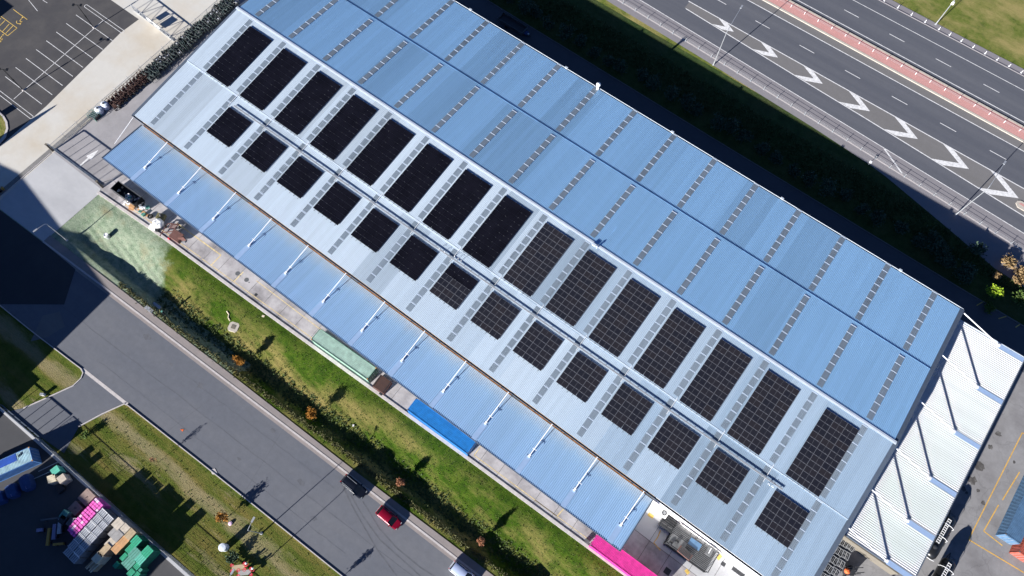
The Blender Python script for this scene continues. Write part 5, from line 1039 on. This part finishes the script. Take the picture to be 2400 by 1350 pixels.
# ------------------------------------------------------------------ deck and plant beside the white wall
dk = empty('slatted_shelter', (20.6,21.4,.03), R(1.5), 'dark steel shelter with a slatted roof against the white wall', 'shelter')
for x in (-3.6,0,3.6):
    for y in (-1.75,1.75): MB().box((x,y,1.2),(.12,.12,2.4)).build('post', M['steel_dark'], dk)
for k in range(15): MB().box((0,-1.75+.25*k,2.45),(7.5,.09,.10)).build('slat', M['steel_mid'], dk)
for x in (-3.7,-1.2,1.2,3.7): MB().box((x,0,2.34),(.10,3.7,.12)).build('rafter', M['steel_dark'], dk)
MB().box((-2.3,-.75,2.52),(2.6,1.6,.05)).build('roof_sheet', M['steel_mid'], dk); MB().box((.0,.6,2.53),(1.9,1.1,.04)).build('roof_sheet', M['c_steelblue'], dk); MB().box((0,0,.1),(7.4,3.6,.14)).build('floor', M['steel_dark'], dk)
c = G(1605,1296,2.8); t = empty('plant_unit', (c.x,c.y,2.55), R(-3), 'dark rusty plant unit with bars on the slatted shelter roof', 'plant unit'); MB().box((0,0,.25),(2.2,1.0,.5)).build('body', M['brown'], t)
for k in range(6): MB().bar((-1.0,-.45+.18*k,.54),(1.0,-.45+.18*k,.54),.05).build('bar', M['steel_mid'], t)
for k, (u, v) in enumerate(((1572,1272),(1587,1269),(1618,1301))): c = G(u, v, 2.6); tag(MB().lathe([(.3,0),(.3,.35),(.15,.45)],(c.x,c.y,2.53),10).build('black_drum', M['black']), ['black drum on the shelter roof, leftmost of three','black drum on the shelter roof beside the plant unit','black drum on the shelter roof, rightmost of three'][k], 'drum')
c = G(1663,1291,2.8); t = empty('white_unit', (c.x,c.y,2.52), R(2), 'grey cabinet with a white strip at the right end of the shelter', 'cabinet'); MB().box((0,0,.25),(.9,1.5,.5)).build('body', M['steel_mid'], t); MB().box((0,0,.52),(.10,.9,.04)).build('strip', M['white_steel'], t)
c = G(1557,1202,2.0); t = empty('air_conditioner', (c.x,c.y,.03), R(0), 'white air conditioning unit with a round fan on top by the white wall', 'air conditioner'); MB().box((0,0,1.0),(1.25,1.15,2.0)).build('casing', M['wall'], t); MB().ring((0,0,2.03),.38,.06,18,6).build('fan_ring', M['steel_mid'], t); MB().lathe([(.3,0),(.3,.02)],(0,0,2.01),14).build('fan_well', M['black'], t)
for k in range(3): MB().box((0,0,2.05),(.66,.07,.02), rz=k*1.05).build('fan_blade', M['galv'], t)
c = G(1567,1228,.8); t = empty('pallet_stack', (c.x,c.y,.03), R(1), 'stack of dark slatted pallets between the air conditioner and the shelter', 'pallet stack')
for z in (.3,.7,1.1):
    for k in range(6): MB().box((0,-.85+.34*k,z),(2.6,.16,.05)).build('slat', M['steel_dark'], t)
    for s in (-1,0,1): MB().box((s*1.15,0,z-.12),(.12,1.8,.16)).build('bearer', M['steel_dark'], t)
for a_, b_, lb in (((1540,1186,.0),(1567,1176,2.8),'thin steel stay leaning against the wall past the front canopy end'),((1533,1172,4.5),(1549,1184,.5),'thin steel brace below the corner of the front canopy')): tag(MB().bar(G(*a_), G(*b_), .10).build('steel_stay', M['steel_mid']), lb, 'stay')
# ------------------------------------------------------------------ trailer in the shaded lane
t = empty('box_trailer', (-62.3,86.6,.004), R(-1), 'dark open box trailer with a drawbar parked in the shaded lane behind the warehouse', 'trailer'); MB().box((0,0,.8),(6.2,2.0,.12)).build('deck', M['steel_dark'], t)
for s in (-1,1): MB().box((0,s*1.0,1.1),(6.3,.06,.6)).build('side_board', M['steel_mid'], t); MB().box((s*3.12,0,1.1),(.06,1.94,.6)).build('end_board', M['steel_mid'], t); MB().ring((-.8,s*1.15,.38),.28,.12,14,6,axis='y').build('wheel', M['tyre'], t); MB().bar((3.1,s*.7,.6),(4.8,0,.55),.12).build('drawbar', M['steel_dark'], t)
MB().lathe([(.22,0),(.22,.3),(.05,.35)],(4.1,0,.62),10).build('jockey_bin', M['galv'], t); MB().box((3.6,0,.75),(.7,.9,.3)).build('toolbox', M['tarp'], t)
